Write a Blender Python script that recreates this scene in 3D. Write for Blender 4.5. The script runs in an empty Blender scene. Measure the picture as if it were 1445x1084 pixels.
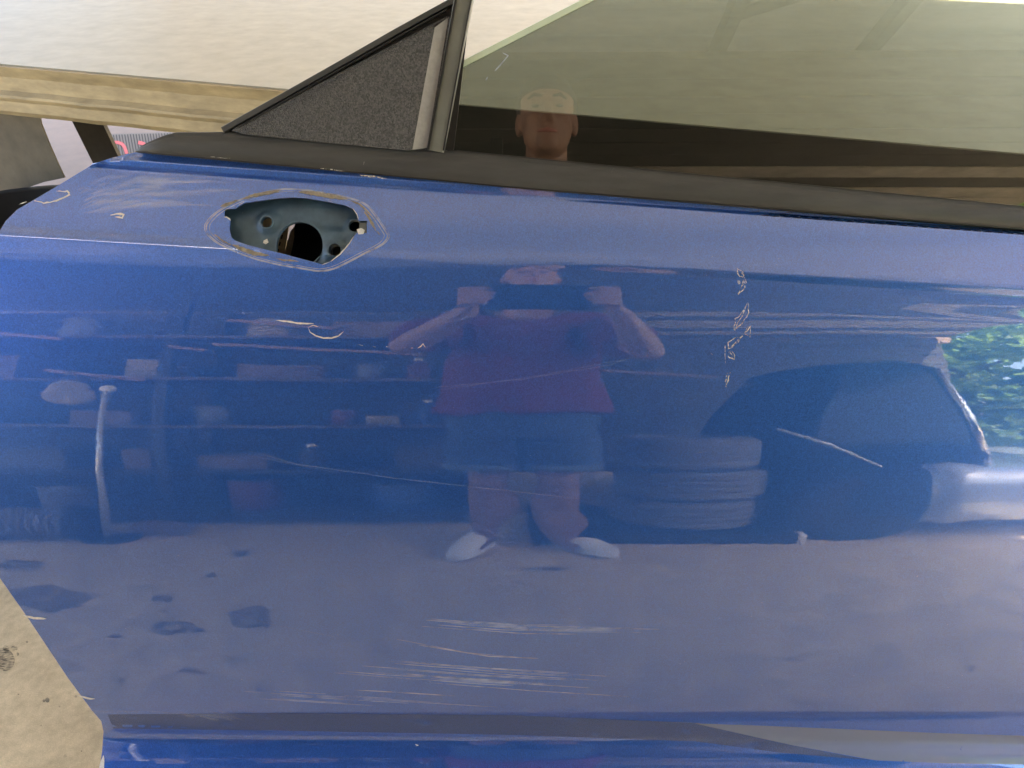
import bpy, bmesh, math, random
from mathutils import Vector, noise
from mathutils.geometry import delaunay_2d_cdt
rad = math.radians
SC = bpy.context.scene
COL = SC.collection

# ------------------------------------------------------------------ camera, sky, sun, exposure
W0, H0, F = 1445.0, 1084.0, 1051.0          # frame of the photograph and its focal length, in its pixels
PITCH = 36.0
CAM = Vector((0.0, 0.0, 1.42))
cam = bpy.data.objects.new('camera', bpy.data.cameras.new('camera'))
COL.objects.link(cam)
cam.location = CAM
cam.rotation_euler = (rad(90 - PITCH), 0, 0)
cam.data.sensor_width = 36.0
cam.data.lens = 36.0 * F / W0
cam.data.clip_start = 0.01
cam.data.clip_end = 400
SC.camera = cam
SUN_EL, SUN_AZ = 54.0, 48.0                 # azimuth measured from +X towards +Y
wd = bpy.data.worlds.new('World')
SC.world = wd
wd.use_nodes = True
nt = wd.node_tree
bg = nt.nodes['Background']
sk = nt.nodes.new('ShaderNodeTexSky')
sk.sky_type = 'NISHITA'
sk.sun_disc = False
sk.sun_elevation = rad(SUN_EL)
sk.sun_rotation = rad(90 - SUN_AZ)
sk.dust_density = 5.0
sk.ozone_density = 0.6
nt.links.new(sk.outputs[0], bg.inputs['Color'])
bg.inputs['Strength'].default_value = 0.15
sl = bpy.data.lights.new('sun', 'SUN')
sl.energy = 5.0
sl.angle = rad(0.53)
sl.color = (1.0, 0.93, 0.82)
sun = bpy.data.objects.new('sun', sl)
COL.objects.link(sun)
sd = Vector((math.cos(rad(SUN_EL)) * math.cos(rad(SUN_AZ)), math.cos(rad(SUN_EL)) * math.sin(rad(SUN_AZ)), math.sin(rad(SUN_EL))))
sun.rotation_euler = (-sd).to_track_quat('-Z', 'Y').to_euler()
SC.view_settings.view_transform = 'Standard'
SC.view_settings.look = 'None'
SC.view_settings.gamma = 1.0
SC.view_settings.exposure = 3.05
SC.cycles.transparent_max_bounces = 48
random.seed(7)

# ------------------------------------------------------------------ materials
def mat(name, col, rough=0.6, metal=0.0, var=0.0, vscale=20.0, bump=0.0, bscale=200.0, spec=0.5, coat=0.0, tint=None, stretch=(1, 1, 1), detail=5.0, **kw):
    m = bpy.data.materials.new(name)
    m.use_nodes = True
    t = m.node_tree
    p = t.nodes['Principled BSDF']
    p.inputs['Base Color'].default_value = (*col, 1)
    p.inputs['Roughness'].default_value = rough
    p.inputs['Metallic'].default_value = metal
    p.inputs['Specular IOR Level'].default_value = spec
    p.inputs['Coat Weight'].default_value = coat
    for k, v in kw.items():
        p.inputs[k].default_value = v
    if var or bump:
        tc = t.nodes.new('ShaderNodeTexCoord')
        mp = t.nodes.new('ShaderNodeMapping')
        mp.inputs['Scale'].default_value = stretch
        t.links.new(tc.outputs['Object'], mp.inputs[0])
    if var:
        n = t.nodes.new('ShaderNodeTexNoise')
        n.inputs['Scale'].default_value = vscale
        n.inputs['Detail'].default_value = detail
        n.inputs['Roughness'].default_value = 0.65
        t.links.new(mp.outputs[0], n.inputs['Vector'])
        r = t.nodes.new('ShaderNodeValToRGB')
        r.color_ramp.elements[0].position = 0.3
        r.color_ramp.elements[1].position = 0.7
        lo = tint if tint else tuple(c * (1 - var) for c in col)
        r.color_ramp.elements[0].color = (*lo, 1)
        r.color_ramp.elements[1].color = (*(min(1, c * (1 + var * 0.6)) for c in col), 1)
        t.links.new(n.outputs['Fac'], r.inputs[0])
        t.links.new(r.outputs[0], p.inputs['Base Color'])
    if bump:
        n2 = t.nodes.new('ShaderNodeTexNoise')
        n2.inputs['Scale'].default_value = bscale
        n2.inputs['Detail'].default_value = 3
        t.links.new(mp.outputs[0], n2.inputs['Vector'])
        b = t.nodes.new('ShaderNodeBump')
        b.inputs['Strength'].default_value = bump
        b.inputs['Distance'].default_value = 0.002
        t.links.new(n2.outputs['Fac'], b.inputs['Height'])
        t.links.new(b.outputs[0], p.inputs['Normal'])
    return m

def worn(name, col, rough, density, scale, stretch=(1, 1, 1), fmin=0.36):
    """film for wear, stains and painted shade: patches of dull colour with the paint showing between"""
    m = mat(name, col, rough)
    t = m.node_tree
    p = t.nodes['Principled BSDF']
    out = t.nodes['Material Output']
    tc = t.nodes.new('ShaderNodeTexCoord')
    mp = t.nodes.new('ShaderNodeMapping')
    mp.inputs['Scale'].default_value = stretch
    n = t.nodes.new('ShaderNodeTexNoise')
    n.inputs['Scale'].default_value = scale
    n.inputs['Detail'].default_value = 4
    r = t.nodes.new('ShaderNodeMapRange')
    r.inputs['From Min'].default_value = fmin
    r.inputs['From Max'].default_value = fmin + 0.3
    r.inputs['To Max'].default_value = density
    tr = t.nodes.new('ShaderNodeBsdfTransparent')
    mx = t.nodes.new('ShaderNodeMixShader')
    t.links.new(tc.outputs['Object'], mp.inputs[0])
    t.links.new(mp.outputs[0], n.inputs['Vector'])
    t.links.new(n.outputs['Fac'], r.inputs['Value'])
    t.links.new(r.outputs[0], mx.inputs[0])
    t.links.new(tr.outputs[0], mx.inputs[1])
    t.links.new(p.outputs[0], mx.inputs[2])
    t.links.new(mx.outputs[0], out.inputs[0])
    return m

def paint_mat(name, col, coat_ior=2.35):
    m = mat(name, col, 0.42, 0.6)
    t = m.node_tree
    p = t.nodes['Principled BSDF']
    p.inputs['Coat Weight'].default_value = 1.0
    p.inputs['Coat Roughness'].default_value = 0.0
    p.inputs['Coat IOR'].default_value = coat_ior
    tc = t.nodes.new('ShaderNodeTexCoord')
    v = t.nodes.new('ShaderNodeTexVoronoi')            # metal flakes
    v.inputs['Scale'].default_value = 900
    t.links.new(tc.outputs['Object'], v.inputs['Vector'])
    r = t.nodes.new('ShaderNodeValToRGB')
    r.color_ramp.elements[0].color = (*(c * 0.72 for c in col), 1)
    r.color_ramp.elements[1].color = (*(min(1, c * 1.35) for c in col), 1)
    t.links.new(v.outputs['Color'], r.inputs[0])
    t.links.new(r.outputs[0], p.inputs['Base Color'])
    n = t.nodes.new('ShaderNodeTexNoise')              # orange peel in the lacquer
    n.inputs['Scale'].default_value = 160
    n.inputs['Detail'].default_value = 2
    t.links.new(tc.outputs['Object'], n.inputs['Vector'])
    b = t.nodes.new('ShaderNodeBump')
    b.inputs['Strength'].default_value = 0.006
    b.inputs['Distance'].default_value = 0.002
    t.links.new(n.outputs['Fac'], b.inputs['Height'])
    t.links.new(b.outputs[0], p.inputs['Coat Normal'])
    return m

M = {}
M['paint'] = paint_mat('blue_metallic_paint', (0.036, 0.15, 0.58))
M['bare'] = mat('pale_bared_edge', (0.75, 0.72, 0.66), 0.45, var=0.2, vscale=400)
M['chip'] = worn('chipped_paint', (0.80, 0.77, 0.68), 0.6, 1.0, 330)
M['haze'] = worn('scuff_haze', (0.74, 0.80, 0.98), 0.5, 0.17, 60, (0.35, 1, 2.5))
M['scratch'] = worn('scratch_line', (0.58, 0.64, 0.82), 0.5, 0.6, 70, (0.4, 1, 1), 0.25)
M['glue'] = worn('pale_glue_film', (0.55, 0.58, 0.66), 0.5, 0.6, 90, fmin=0.2)
M['wedge_grey'] = worn('streaked_grey_film', (0.38, 0.385, 0.40), 0.7, 0.5, 50, (3, 1, 0.7), 0.0)
M['residue'] = mat('tan_adhesive', (0.30, 0.26, 0.19), 0.85, var=0.45, vscale=150, bump=0.6, bscale=400)
M['plastic'] = mat('weathered_black_plastic', (0.06, 0.06, 0.058), 0.5, var=0.35, vscale=30, bump=0.15, bscale=700, stretch=(0.2, 1, 1))
M['gloss_black'] = mat('black_plastic_edge', (0.02, 0.02, 0.02), 0.35)
M['channel'] = mat('grey_rubber_channel', (0.16, 0.165, 0.145), 0.45, var=0.2, vscale=25)
M['recess'] = mat('dull_teal_primer', (0.085, 0.145, 0.20), 0.42, 0.3, var=0.35, vscale=35, coat=0.3)
M['case_grey'] = mat('grey_green_case', (0.16, 0.17, 0.15), 0.6, var=0.2, vscale=12)
M['cord_grey'] = mat('grey_cord', (0.25, 0.235, 0.20), 0.7)
M['rubber'] = mat('black_rubber', (0.012, 0.012, 0.012), 0.6)
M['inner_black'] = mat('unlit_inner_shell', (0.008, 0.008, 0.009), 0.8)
M['inner_tan'] = mat('tan_primer', (0.36, 0.28, 0.15), 0.6, var=0.3, vscale=60)

def grain_mat():
    m = mat('pebbled_black_plastic', (0.05, 0.046, 0.043), 0.5)
    t = m.node_tree
    p = t.nodes['Principled BSDF']
    tc = t.nodes.new('ShaderNodeTexCoord')
    v = t.nodes.new('ShaderNodeTexVoronoi')
    v.inputs['Scale'].default_value = 620
    t.links.new(tc.outputs['Object'], v.inputs['Vector'])
    b = t.nodes.new('ShaderNodeBump')
    b.inputs['Strength'].default_value = 0.9
    b.inputs['Distance'].default_value = 0.0012
    t.links.new(v.outputs['Distance'], b.inputs['Height'])
    t.links.new(b.outputs[0], p.inputs['Normal'])
    r = t.nodes.new('ShaderNodeValToRGB')
    r.color_ramp.elements[0].color = (0.020, 0.020, 0.021, 1)
    r.color_ramp.elements[1].color = (0.11, 0.108, 0.108, 1)
    t.links.new(v.outputs['Color'], r.inputs[0])
    t.links.new(r.outputs[0], p.inputs['Base Color'])
    return m
M['grain'] = grain_mat()

def glass_mat(name, tintc, f=1.0):
    m = bpy.data.materials.new(name)
    m.use_nodes = True
    t = m.node_tree
    t.nodes.remove(t.nodes['Principled BSDF'])
    out = t.nodes['Material Output']
    tr = t.nodes.new('ShaderNodeBsdfTransparent')
    tr.inputs[0].default_value = (*tintc, 1)
    gl = t.nodes.new('ShaderNodeBsdfGlossy')
    gl.inputs['Roughness'].default_value = 0.0
    fr = t.nodes.new('ShaderNodeFresnel')
    fr.inputs['IOR'].default_value = 1.52
    ge = t.nodes.new('ShaderNodeNewGeometry')
    a = t.nodes.new('ShaderNodeMath'); a.operation = 'SUBTRACT'
    a.inputs[0].default_value = 1.0
    t.links.new(ge.outputs['Backfacing'], a.inputs[1])
    b = t.nodes.new('ShaderNodeMath'); b.operation = 'MULTIPLY'
    b.inputs[1].default_value = f
    t.links.new(fr.outputs[0], b.inputs[0])
    c = t.nodes.new('ShaderNodeMath'); c.operation = 'MULTIPLY'; c.use_clamp = True
    t.links.new(a.outputs[0], c.inputs[0])
    t.links.new(b.outputs[0], c.inputs[1])
    mx = t.nodes.new('ShaderNodeMixShader')
    t.links.new(c.outputs[0], mx.inputs[0])
    t.links.new(tr.outputs[0], mx.inputs[1])
    t.links.new(gl.outputs[0], mx.inputs[2])
    t.links.new(mx.outputs[0], out.inputs[0])
    return m
M['glass'] = glass_mat('tinted_window_glass', (0.51, 0.545, 0.50), 3.4)
M['glass_edge'] = mat('green_glass_edge', (0.60, 0.70, 0.56), 0.25)
def concrete_mat():
    m = mat('tan_concrete', (0.64, 0.505, 0.30), 0.85, var=0.28, vscale=9, bump=0.35, bscale=90, detail=10)
    t = m.node_tree
    p = t.nodes['Principled BSDF']
    src = p.inputs['Base Color'].links[0].from_socket
    tc = t.nodes.new('ShaderNodeTexCoord')
    for sc, lo, hi, amt in ((60, 0.35, 0.75, 0.14), (420, 0.45, 0.7, 0.12)):
        n = t.nodes.new('ShaderNodeTexNoise')
        n.inputs['Scale'].default_value = sc
        n.inputs['Detail'].default_value = 6
        r = t.nodes.new('ShaderNodeMapRange')
        r.inputs['From Min'].default_value = lo; r.inputs['From Max'].default_value = hi
        r.inputs['To Min'].default_value = 1 - amt; r.inputs['To Max'].default_value = 1 + amt * 0.5
        mx = t.nodes.new('ShaderNodeMix'); mx.data_type = 'RGBA'; mx.blend_type = 'MULTIPLY'
        mx.inputs['Factor'].default_value = 1
        t.links.new(tc.outputs['Object'], n.inputs['Vector'])
        t.links.new(n.outputs['Fac'], r.inputs['Value'])
        t.links.new(src, mx.inputs['A'])
        t.links.new(r.outputs[0], mx.inputs['B'])
        src = mx.outputs['Result']
    t.links.new(src, p.inputs['Base Color'])
    return m
M['concrete'] = concrete_mat()
M['stain'] = worn('dark_oil_stain', (0.08, 0.066, 0.05), 0.7, 0.62, 30, fmin=0.3)
M['print'] = worn('dusty_shoe_print', (0.09, 0.07, 0.045), 0.8, 0.85, 110, (1, 3, 1), 0.38)
M['bench'] = mat('white_bench_top', (0.43, 0.388, 0.285), 0.5, var=0.12, vscale=14, tint=(0.355, 0.312, 0.215), detail=8)
M['apron'] = mat('dusty_tan_trim', (0.40, 0.32, 0.18), 0.6, var=0.35, vscale=22, bump=0.3, bscale=150, stretch=(0.35, 1, 1.6))
M['pale_board'] = mat('pale_pink_board', (0.16, 0.115, 0.085), 0.7, var=0.15, vscale=10)
M['grey_sheet'] = mat('grey_rubber_sheet', (0.085, 0.075, 0.055), 0.7, var=0.35, vscale=14, bump=0.4, bscale=40)
M['bench_dark'] = mat('painted_bench_shade', (0.010, 0.009, 0.008), 0.8)
M['black'] = mat('matt_black', (0.006, 0.006, 0.006), 0.8)
M['black_metal'] = mat('worn_black_steel', (0.018, 0.016, 0.013), 0.5, var=0.5, vscale=50)
M['mat_grey'] = mat('ribbed_grey_mat', (0.14, 0.125, 0.11), 0.9)
M['mat_line'] = mat('dark_mat_groove', (0.03, 0.028, 0.026), 0.9)
M['red'] = mat('red_print', (0.42, 0.018, 0.010), 0.6)
M['roof'] = mat('roof_sheet_grey', (0.30, 0.29, 0.27), 0.6, var=0.2, vscale=4)
def translucent(name, col, f):
    m = mat(name, col, 0.5, var=0.15, vscale=3)
    t = m.node_tree
    p = t.nodes['Principled BSDF']
    tl = t.nodes.new('ShaderNodeBsdfTranslucent')
    tl.inputs[0].default_value = (*col, 1)
    mx = t.nodes.new('ShaderNodeMixShader')
    mx.inputs[0].default_value = f
    t.links.new(p.outputs[0], mx.inputs[1])
    t.links.new(tl.outputs[0], mx.inputs[2])
    t.links.new(mx.outputs[0], t.nodes['Material Output'].inputs[0])
    return m
M['roof'] = translucent('milky_roof_sheet', (0.26, 0.25, 0.235), 0.035)
M['timber'] = mat('dusty_timber', (0.30, 0.20, 0.11), 0.75, var=0.35, vscale=20, stretch=(0.2, 1, 1))
M['dark_wall'] = mat('dark_siding', (0.055, 0.05, 0.045), 0.8, var=0.3, vscale=6)
M['loft_pale'] = mat('weathered_board', (0.22, 0.20, 0.17), 0.8, var=0.3, vscale=8)
M['lit_wing'] = mat('lit_wing_grey', (0.42, 0.44, 0.47), 0.35, 0.2, coat=1.0)
M['shelf_board'] = mat('shelf_timber', (0.11, 0.075, 0.055), 0.7, var=0.4, vscale=15)
M['card'] = mat('brown_cardboard', (0.16, 0.11, 0.075), 0.85, var=0.3, vscale=12)
M['tyre'] = mat('grey_tyre_rubber', (0.16, 0.15, 0.145), 0.75, var=0.3, vscale=25)
M['car'] = mat('dark_car_paint', (0.010, 0.011, 0.014), 0.85, 0.0, spec=0.15, coat=0.06)
M['chrome'] = mat('brushed_trim', (0.75, 0.74, 0.72), 0.25, 1.0)
M['lens'] = mat('clear_lamp_lens', (0.6, 0.62, 0.65), 0.1, coat=1.0)
M['car_glass'] = mat('dark_car_glass', (0.01, 0.012, 0.013), 0.12, spec=0.18)
M['skin'] = mat('skin', (0.27, 0.15, 0.105), 0.5, var=0.12, vscale=30)
M['shirt'] = mat('red_cotton', (0.13, 0.012, 0.026), 0.85, var=0.2, vscale=15)
M['denim'] = mat('blue_denim', (0.045, 0.075, 0.13), 0.85, var=0.3, vscale=40)
M['denim_pale'] = mat('faded_denim_hem', (0.12, 0.165, 0.22), 0.85, var=0.3, vscale=60)
M['white_shoe'] = mat('white_canvas', (0.78, 0.76, 0.72), 0.7, var=0.1, vscale=30)
M['hair'] = mat('greying_hair', (0.035, 0.03, 0.028), 0.7, var=0.4, vscale=80)
M['eye'] = mat('dark_eye', (0.07, 0.05, 0.04), 0.3)
M['lip'] = mat('lip_skin', (0.36, 0.13, 0.11), 0.5)
def leaf_mat(name, col, tcol):
    m = mat(name, col, 0.5, var=0.5, vscale=1.5)
    t = m.node_tree
    tl = t.nodes.new('ShaderNodeBsdfTranslucent')
    tl.inputs[0].default_value = (*tcol, 1)
    mx = t.nodes.new('ShaderNodeMixShader')
    mx.inputs[0].default_value = 0.5
    t.links.new(t.nodes['Principled BSDF'].outputs[0], mx.inputs[1])
    t.links.new(tl.outputs[0], mx.inputs[2])
    t.links.new(mx.outputs[0], t.nodes['Material Output'].inputs[0])
    return m
M['leaf'] = leaf_mat('green_leaf', (0.13, 0.21, 0.055), (0.34, 0.50, 0.10))
M['leaf2'] = leaf_mat('light_green_leaf', (0.18, 0.28, 0.07), (0.45, 0.62, 0.14))
M['bark'] = mat('brown_bark', (0.12, 0.085, 0.06), 0.9, var=0.3, vscale=12)
M['grass'] = mat('rough_grass', (0.09, 0.13, 0.045), 0.9, var=0.4, vscale=3)
M['screen_dark'] = mat('dark_case', (0.01, 0.012, 0.016), 0.45)
M['plasticbag'] = mat('tan_cloth', (0.30, 0.255, 0.165), 0.8, var=0.3, vscale=18)
M['pale_metal'] = mat('galvanised_steel', (0.62, 0.63, 0.62), 0.35, 0.6, var=0.2, vscale=20)
M['white_paper'] = mat('white_paper', (0.72, 0.70, 0.66), 0.8)
M['can_grey'] = mat('grey_tin', (0.16, 0.16, 0.165), 0.5, 0.4)
M['can_red'] = mat('faded_red_tin', (0.14, 0.035, 0.028), 0.6)
M['jug_blue'] = mat('blue_jug', (0.05, 0.10, 0.25), 0.5)
M['pale_letter'] = mat('pale_lettering', (0.36, 0.37, 0.32), 0.6)

# ------------------------------------------------------------------ object helpers
def wloc(o):
    v = Vector((0, 0, 0))
    while o is not None:
        v = v + o.location
        o = o.parent
    return v

def tag(o, label=None, cat=None, group=None, kind=None):
    for k, v in (('label', label), ('category', cat), ('group', group), ('kind', kind)):
        if v:
            o[k] = v
    return o

def empty(name, loc, label=None, cat=None, group=None):
    o = bpy.data.objects.new(name, None)
    o.empty_display_size = 0.05
    COL.objects.link(o)
    o.location = loc
    return tag(o, label, cat, group)

def mesh(name, vs, fs, m, parent=None, smooth=False, normals=None, loc=None):
    """one mesh object; vs in world space unless loc is given (then local to loc)"""
    o0 = wloc(parent) if parent else Vector((0, 0, 0))
    if loc is None:
        vs = [Vector(v) - o0 for v in vs]
    me = bpy.data.meshes.new(name)
    me.from_pydata([tuple(v) for v in vs], [], fs)
    me.materials.append(m)
    if smooth:
        me.polygons.foreach_set('use_smooth', [True] * len(me.polygons))
    if normals:
        me.normals_split_custom_set_from_vertices([tuple(n) for n in normals])
    me.update()
    o = bpy.data.objects.new(name, me)
    COL.objects.link(o)
    if parent:
        o.parent = parent
    if loc is not None:
        o.location = loc
    return o

def bm_obj(name, bm, m, parent=None, smooth=False):
    bmesh.ops.recalc_face_normals(bm, faces=bm.faces)
    vs = [v.co.copy() for v in bm.verts]
    bm.verts.index_update()
    fs = [[v.index for v in f.verts] for f in bm.faces]
    bm.free()
    return mesh(name, vs, fs, m, parent, smooth)

def add_box(bm, lo, hi, bev=0.0, rz=0.0, piv=None):
    r = bmesh.ops.create_cube(bm, size=1)
    vs = r['verts']
    lo, hi = Vector(lo), Vector(hi)
    for v in vs:
        v.co = Vector([lo[i] + (v.co[i] + 0.5) * (hi[i] - lo[i]) for i in range(3)])
    if bev:
        es = list({e for v in vs for e in v.link_edges})
        rr = bmesh.ops.bevel(bm, geom=es, offset=bev, segments=2, profile=0.5, affect='EDGES')
        vs = list({v for f in rr['faces'] for v in f.verts} | {v for v in vs if v.is_valid})
    if rz:
        piv = Vector(piv) if piv else (lo + hi) / 2
        c, s = math.cos(rz), math.sin(rz)
        for v in vs:
            d = v.co - piv
            v.co = piv + Vector((d.x * c - d.y * s, d.x * s + d.y * c, d.z))

def add_lathe(bm, prof, c, n=32, axis='z'):
    """prof: (r, h) pairs"""
    rings = []
    for r, h in prof:
        ring = []
        for i in range(n):
            a = 2 * math.pi * i / n
            if axis == 'z':
                p = (c[0] + r * math.cos(a), c[1] + r * math.sin(a), c[2] + h)
            elif axis == 'y':
                p = (c[0] + r * math.cos(a), c[1] + h, c[2] + r * math.sin(a))
            else:
                p = (c[0] + h, c[1] + r * math.cos(a), c[2] + r * math.sin(a))
            ring.append(bm.verts.new(p))
        rings.append(ring)
    for a, b in zip(rings, rings[1:]):
        for i in range(n):
            bm.faces.new((a[i], a[(i + 1) % n], b[(i + 1) % n], b[i]))
    for ring in (rings[0], rings[-1]):
        if (ring[0].co - ring[n // 2].co).length > 1e-6:
            bm.faces.new(ring)

def add_tube(bm, pts, rs, n=12, rx=None):
    """closed tapered tube through pts; rs radius or (a, b) ellipse per point"""
    pts = [Vector(p) for p in pts]
    rings = []
    ref = None
    for i, p in enumerate(pts):
        d = (pts[min(i + 1, len(pts) - 1)] - pts[max(i - 1, 0)]).normalized()
        if ref is None:
            ref = Vector((1, 0, 0)) if abs(d.x) < 0.9 else Vector((0, 1, 0))
        u = (ref - d * ref.dot(d)).normalized()
        ref = u
        w = d.cross(u)
        a, b = rs[i] if isinstance(rs[i], (tuple, list)) else (rs[i], rs[i])
        rings.append([bm.verts.new(p + u * (a * math.cos(2 * math.pi * k / n)) + w * (b * math.sin(2 * math.pi * k / n))) for k in range(n)])
    for a, b in zip(rings, rings[1:]):
        for k in range(n):
            bm.faces.new((a[k], a[(k + 1) % n], b[(k + 1) % n], b[k]))
    bm.faces.new(rings[0][::-1])
    bm.faces.new(rings[-1])

def add_ball(bm, c, r, sub=3):
    rr = bmesh.ops.create_icosphere(bm, subdivisions=sub, radius=1)
    r = r if isinstance(r, (tuple, list)) else (r, r, r)
    for v in rr['verts']:
        v.co = Vector((c[0] + v.co.x * r[0], c[1] + v.co.y * r[1], c[2] + v.co.z * r[2]))

def remesh(name, bm, m, parent, voxel, smooth=4, folds=0.0, fscale=12.0):
    """melt overlapping volumes into one continuous skin"""
    bmesh.ops.recalc_face_normals(bm, faces=bm.faces)
    me = bpy.data.meshes.new('melt')
    bm.to_mesh(me)
    bm.free()
    o = bpy.data.objects.new('melt', me)
    COL.objects.link(o)
    md = o.modifiers.new('r', 'REMESH'); md.mode = 'VOXEL'; md.voxel_size = voxel
    ms = o.modifiers.new('s', 'SMOOTH'); ms.iterations = smooth; ms.factor = 0.5
    dg = bpy.context.evaluated_depsgraph_get()
    dg.update()
    em = bpy.data.meshes.new_from_object(o.evaluated_get(dg))
    vs = [v.co.copy() for v in em.vertices]
    if folds:
        ns = [v.normal.copy() for v in em.vertices]
        vs = [v + n * (folds * noise.noise(Vector((v.x * fscale, v.y * fscale, v.z * fscale * 0.6)))) for v, n in zip(vs, ns)]
    fs = [list(p.vertices) for p in em.polygons]
    bpy.data.objects.remove(o)
    bpy.data.meshes.remove(me)
    bpy.data.meshes.remove(em)
    return mesh(name, vs, fs, m, parent, True)

# ------------------------------------------------------------------ the curved door surface
def ray(px, py):
    x, y = (px - W0 / 2) / F, (py - H0 / 2) / F
    c, s = math.cos(rad(PITCH)), math.sin(rad(PITCH))
    return Vector((x, c - y * s, -s - y * c))

def project(P):
    c, s = math.cos(rad(PITCH)), math.sin(rad(PITCH))
    d = P - CAM
    z = d.y * c - d.z * s
    return (W0 / 2 + F * d.x / z, H0 / 2 + F * (-d.y * s - d.z * c) / z)

def hit(px, py, axis, val):
    r = ray(px, py)
    return CAM + r * ((val - CAM[axis]) / r[axis])

# lean of the panel (degrees that its outward normal points up), along its height
LEAN = [(120, 33), (262, 33), (266, 24), (274, 24), (279, 41), (352, 42), (362, 41), (376, 31), (412, 29), (783, 9), (1000, 2.5), (1034, 4.2), (1056, 44), (1100, 52), (1240, 58)]
def lean(y):
    for (a, na), (b, nb) in zip(LEAN, LEAN[1:]):
        if y <= b:
            u = max(0.0, (y - a) / (b - a))
            if b - a < 60:
                u = u * u * (3 - 2 * u)
            return na + (nb - na) * u
    return LEAN[-1][1]
SL = [(120, .080), (265, .074), (368, .062), (755, .028), (1010, .018), (1240, .014)]
def slope(y):
    for (a, na), (b, nb) in zip(SL, SL[1:]):
        if y <= b:
            return na + (nb - na) * max(0.0, (y - a) / (b - a))
    return SL[-1][1]

Y0, Y1, STEP = 120.0, 1240.0, 0.5
NST = int((Y1 - Y0) / STEP) + 1
PROF = [None] * NST
def vdir(y):
    a = rad(PITCH) + math.atan((y - H0 / 2) / F)
    return (math.cos(a), -math.sin(a))
i0 = int((412 - Y0) / STEP)
for sgn in (1, -1):
    t = 0.84
    i = i0
    while 0 <= i < NST:
        y = Y0 + i * STEP
        r = vdir(y)
        PROF[i] = Vector((0, CAM.y + r[0] * t, CAM.z + r[1] * t))
        r2 = vdir(y + sgn * STEP)
        n = rad(lean(y + sgn * STEP / 2))
        nn = (-math.cos(n), math.sin(n))
        t *= (r[0] * nn[0] + r[1] * nn[1]) / (r2[0] * nn[0] + r2[1] * nn[1])
        i += sgn
KST = []
for i in range(NST):                                   # direction of the straight line along the panel at each height
    y = Y0 + i * STEP
    n = rad(lean(y))
    T = Vector((0, math.sin(n), math.cos(n)))
    P = PROF[i]
    r = ray(W0, y + slope(y) * W0 / 2)
    # P + X*u + T*k*u on the ray through CAM: (P-CAM + u X + w T) x r = 0
    A = P - CAM
    # solve A + u X + w T = s r in y,z for w,s
    det = T.y * (-r.z) - T.z * (-r.y)
    w = (-A.y * (-r.z) + A.z * (-r.y)) / det
    s = (T.y * (-A.z) - T.z * (-A.y)) / det
    u = s * r.x - A.x
    KST.append(T * (w / u) + Vector((1, 0, 0)))

DENTS = [  # px, py, rx, ry, depth in mm
    (742, 716, 24, 18, 0.85), (800, 738, 34, 16, -0.75), (668, 712, 30, 22, 0.16), (930, 560, 150, 60, 0.16), (470, 640, 160, 40, 0.14),
    (230, 560, 120, 50, -0.16), (140, 640, 14, 70, 0.10), (1180, 620, 120, 60, -0.18), (560, 470, 60, 30, 0.10), (330, 880, 160, 60, 0.25),
    (880, 900, 220, 50, -0.25), (1250, 900, 200, 60, 0.2), (100, 700, 60, 24, -0.14), (1330, 560, 90, 60, 0.2), (640, 460, 90, 40, -0.1),
]
def base_pt(px, py):
    # image point -> station
    y = py
    for _ in range(6):
        y = py - slope(y) * (px - W0 / 2)
    y = min(max(y, Y0), Y1 - 1)
    f = (y - Y0) / STEP
    i = min(int(f), NST - 2)
    f -= i
    P = PROF[i].lerp(PROF[i + 1], f)
    K = KST[i].lerp(KST[i + 1], f)
    # point on P+uK whose image column is px
    c, s = math.cos(rad(PITCH)), math.sin(rad(PITCH))
    X = (px - W0 / 2) / F
    A = P - CAM
    za, zk = A.y * c - A.z * s, K.y * c - K.z * s
    u = (X * za - A.x) / (K.x - X * zk)
    return P + K * u
def disp(px, py):
    d = 0.0
    for x, y, rx, ry, a in DENTS:
        q = ((px - x) / rx) ** 2 + ((py - y) / ry) ** 2
        if q < 9:
            d += a * math.exp(-q)
    d += 0.035 * noise.noise(Vector((px / 95, py / 60, 3.1))) + 0.012 * noise.noise(Vector((px / 32, py / 24, 7.7)))
    return d / 1000
def base_n(px, py, e=2.0):
    a = base_pt(px + e, py) - base_pt(px - e, py)
    b = base_pt(px, py + e) - base_pt(px, py - e)
    n = a.cross(b).normalized()
    return n if n.y < 0 else -n
def skin_pt(px, py):
    return base_pt(px, py) + base_n(px, py) * disp(px, py)
def S_door(px, py, off=0.0):
    e = 1.0
    P = skin_pt(px, py)
    a = skin_pt(px + e, py) - skin_pt(px - e, py)
    b = skin_pt(px, py + e) - skin_pt(px, py - e)
    n = a.cross(b).normalized()
    if n.y > 0:
        n = -n
    return P + n * off, n

# window plane: contains the belt line, stands steeper than the panel
BELT_I = int((236 - Y0) / STEP)
KB = KST[BELT_I].normalized()
GP = PROF[BELT_I] - Vector((0, -math.cos(rad(33)), math.sin(rad(33)))) * 0.004
GN = KB.cross(Vector((0, math.sin(rad(20.6)), math.cos(rad(20.6))))).normalized()
if GN.y > 0:
    GN = -GN
def S_glass(px, py, off=0.0):
    r = ray(px, py)
    P = CAM + r * ((GP - CAM).dot(GN) / r.dot(GN))
    return P + GN * off, GN

def reflect(px, py, axis, val):
    """where the mirror ray of the panel at px, py meets a plane"""
    P, n = S_door(px, py)
    d = (P - CAM).normalized()
    r = d - n * 2 * d.dot(n)
    return P + r * ((val - P[axis]) / r[axis])

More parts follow.
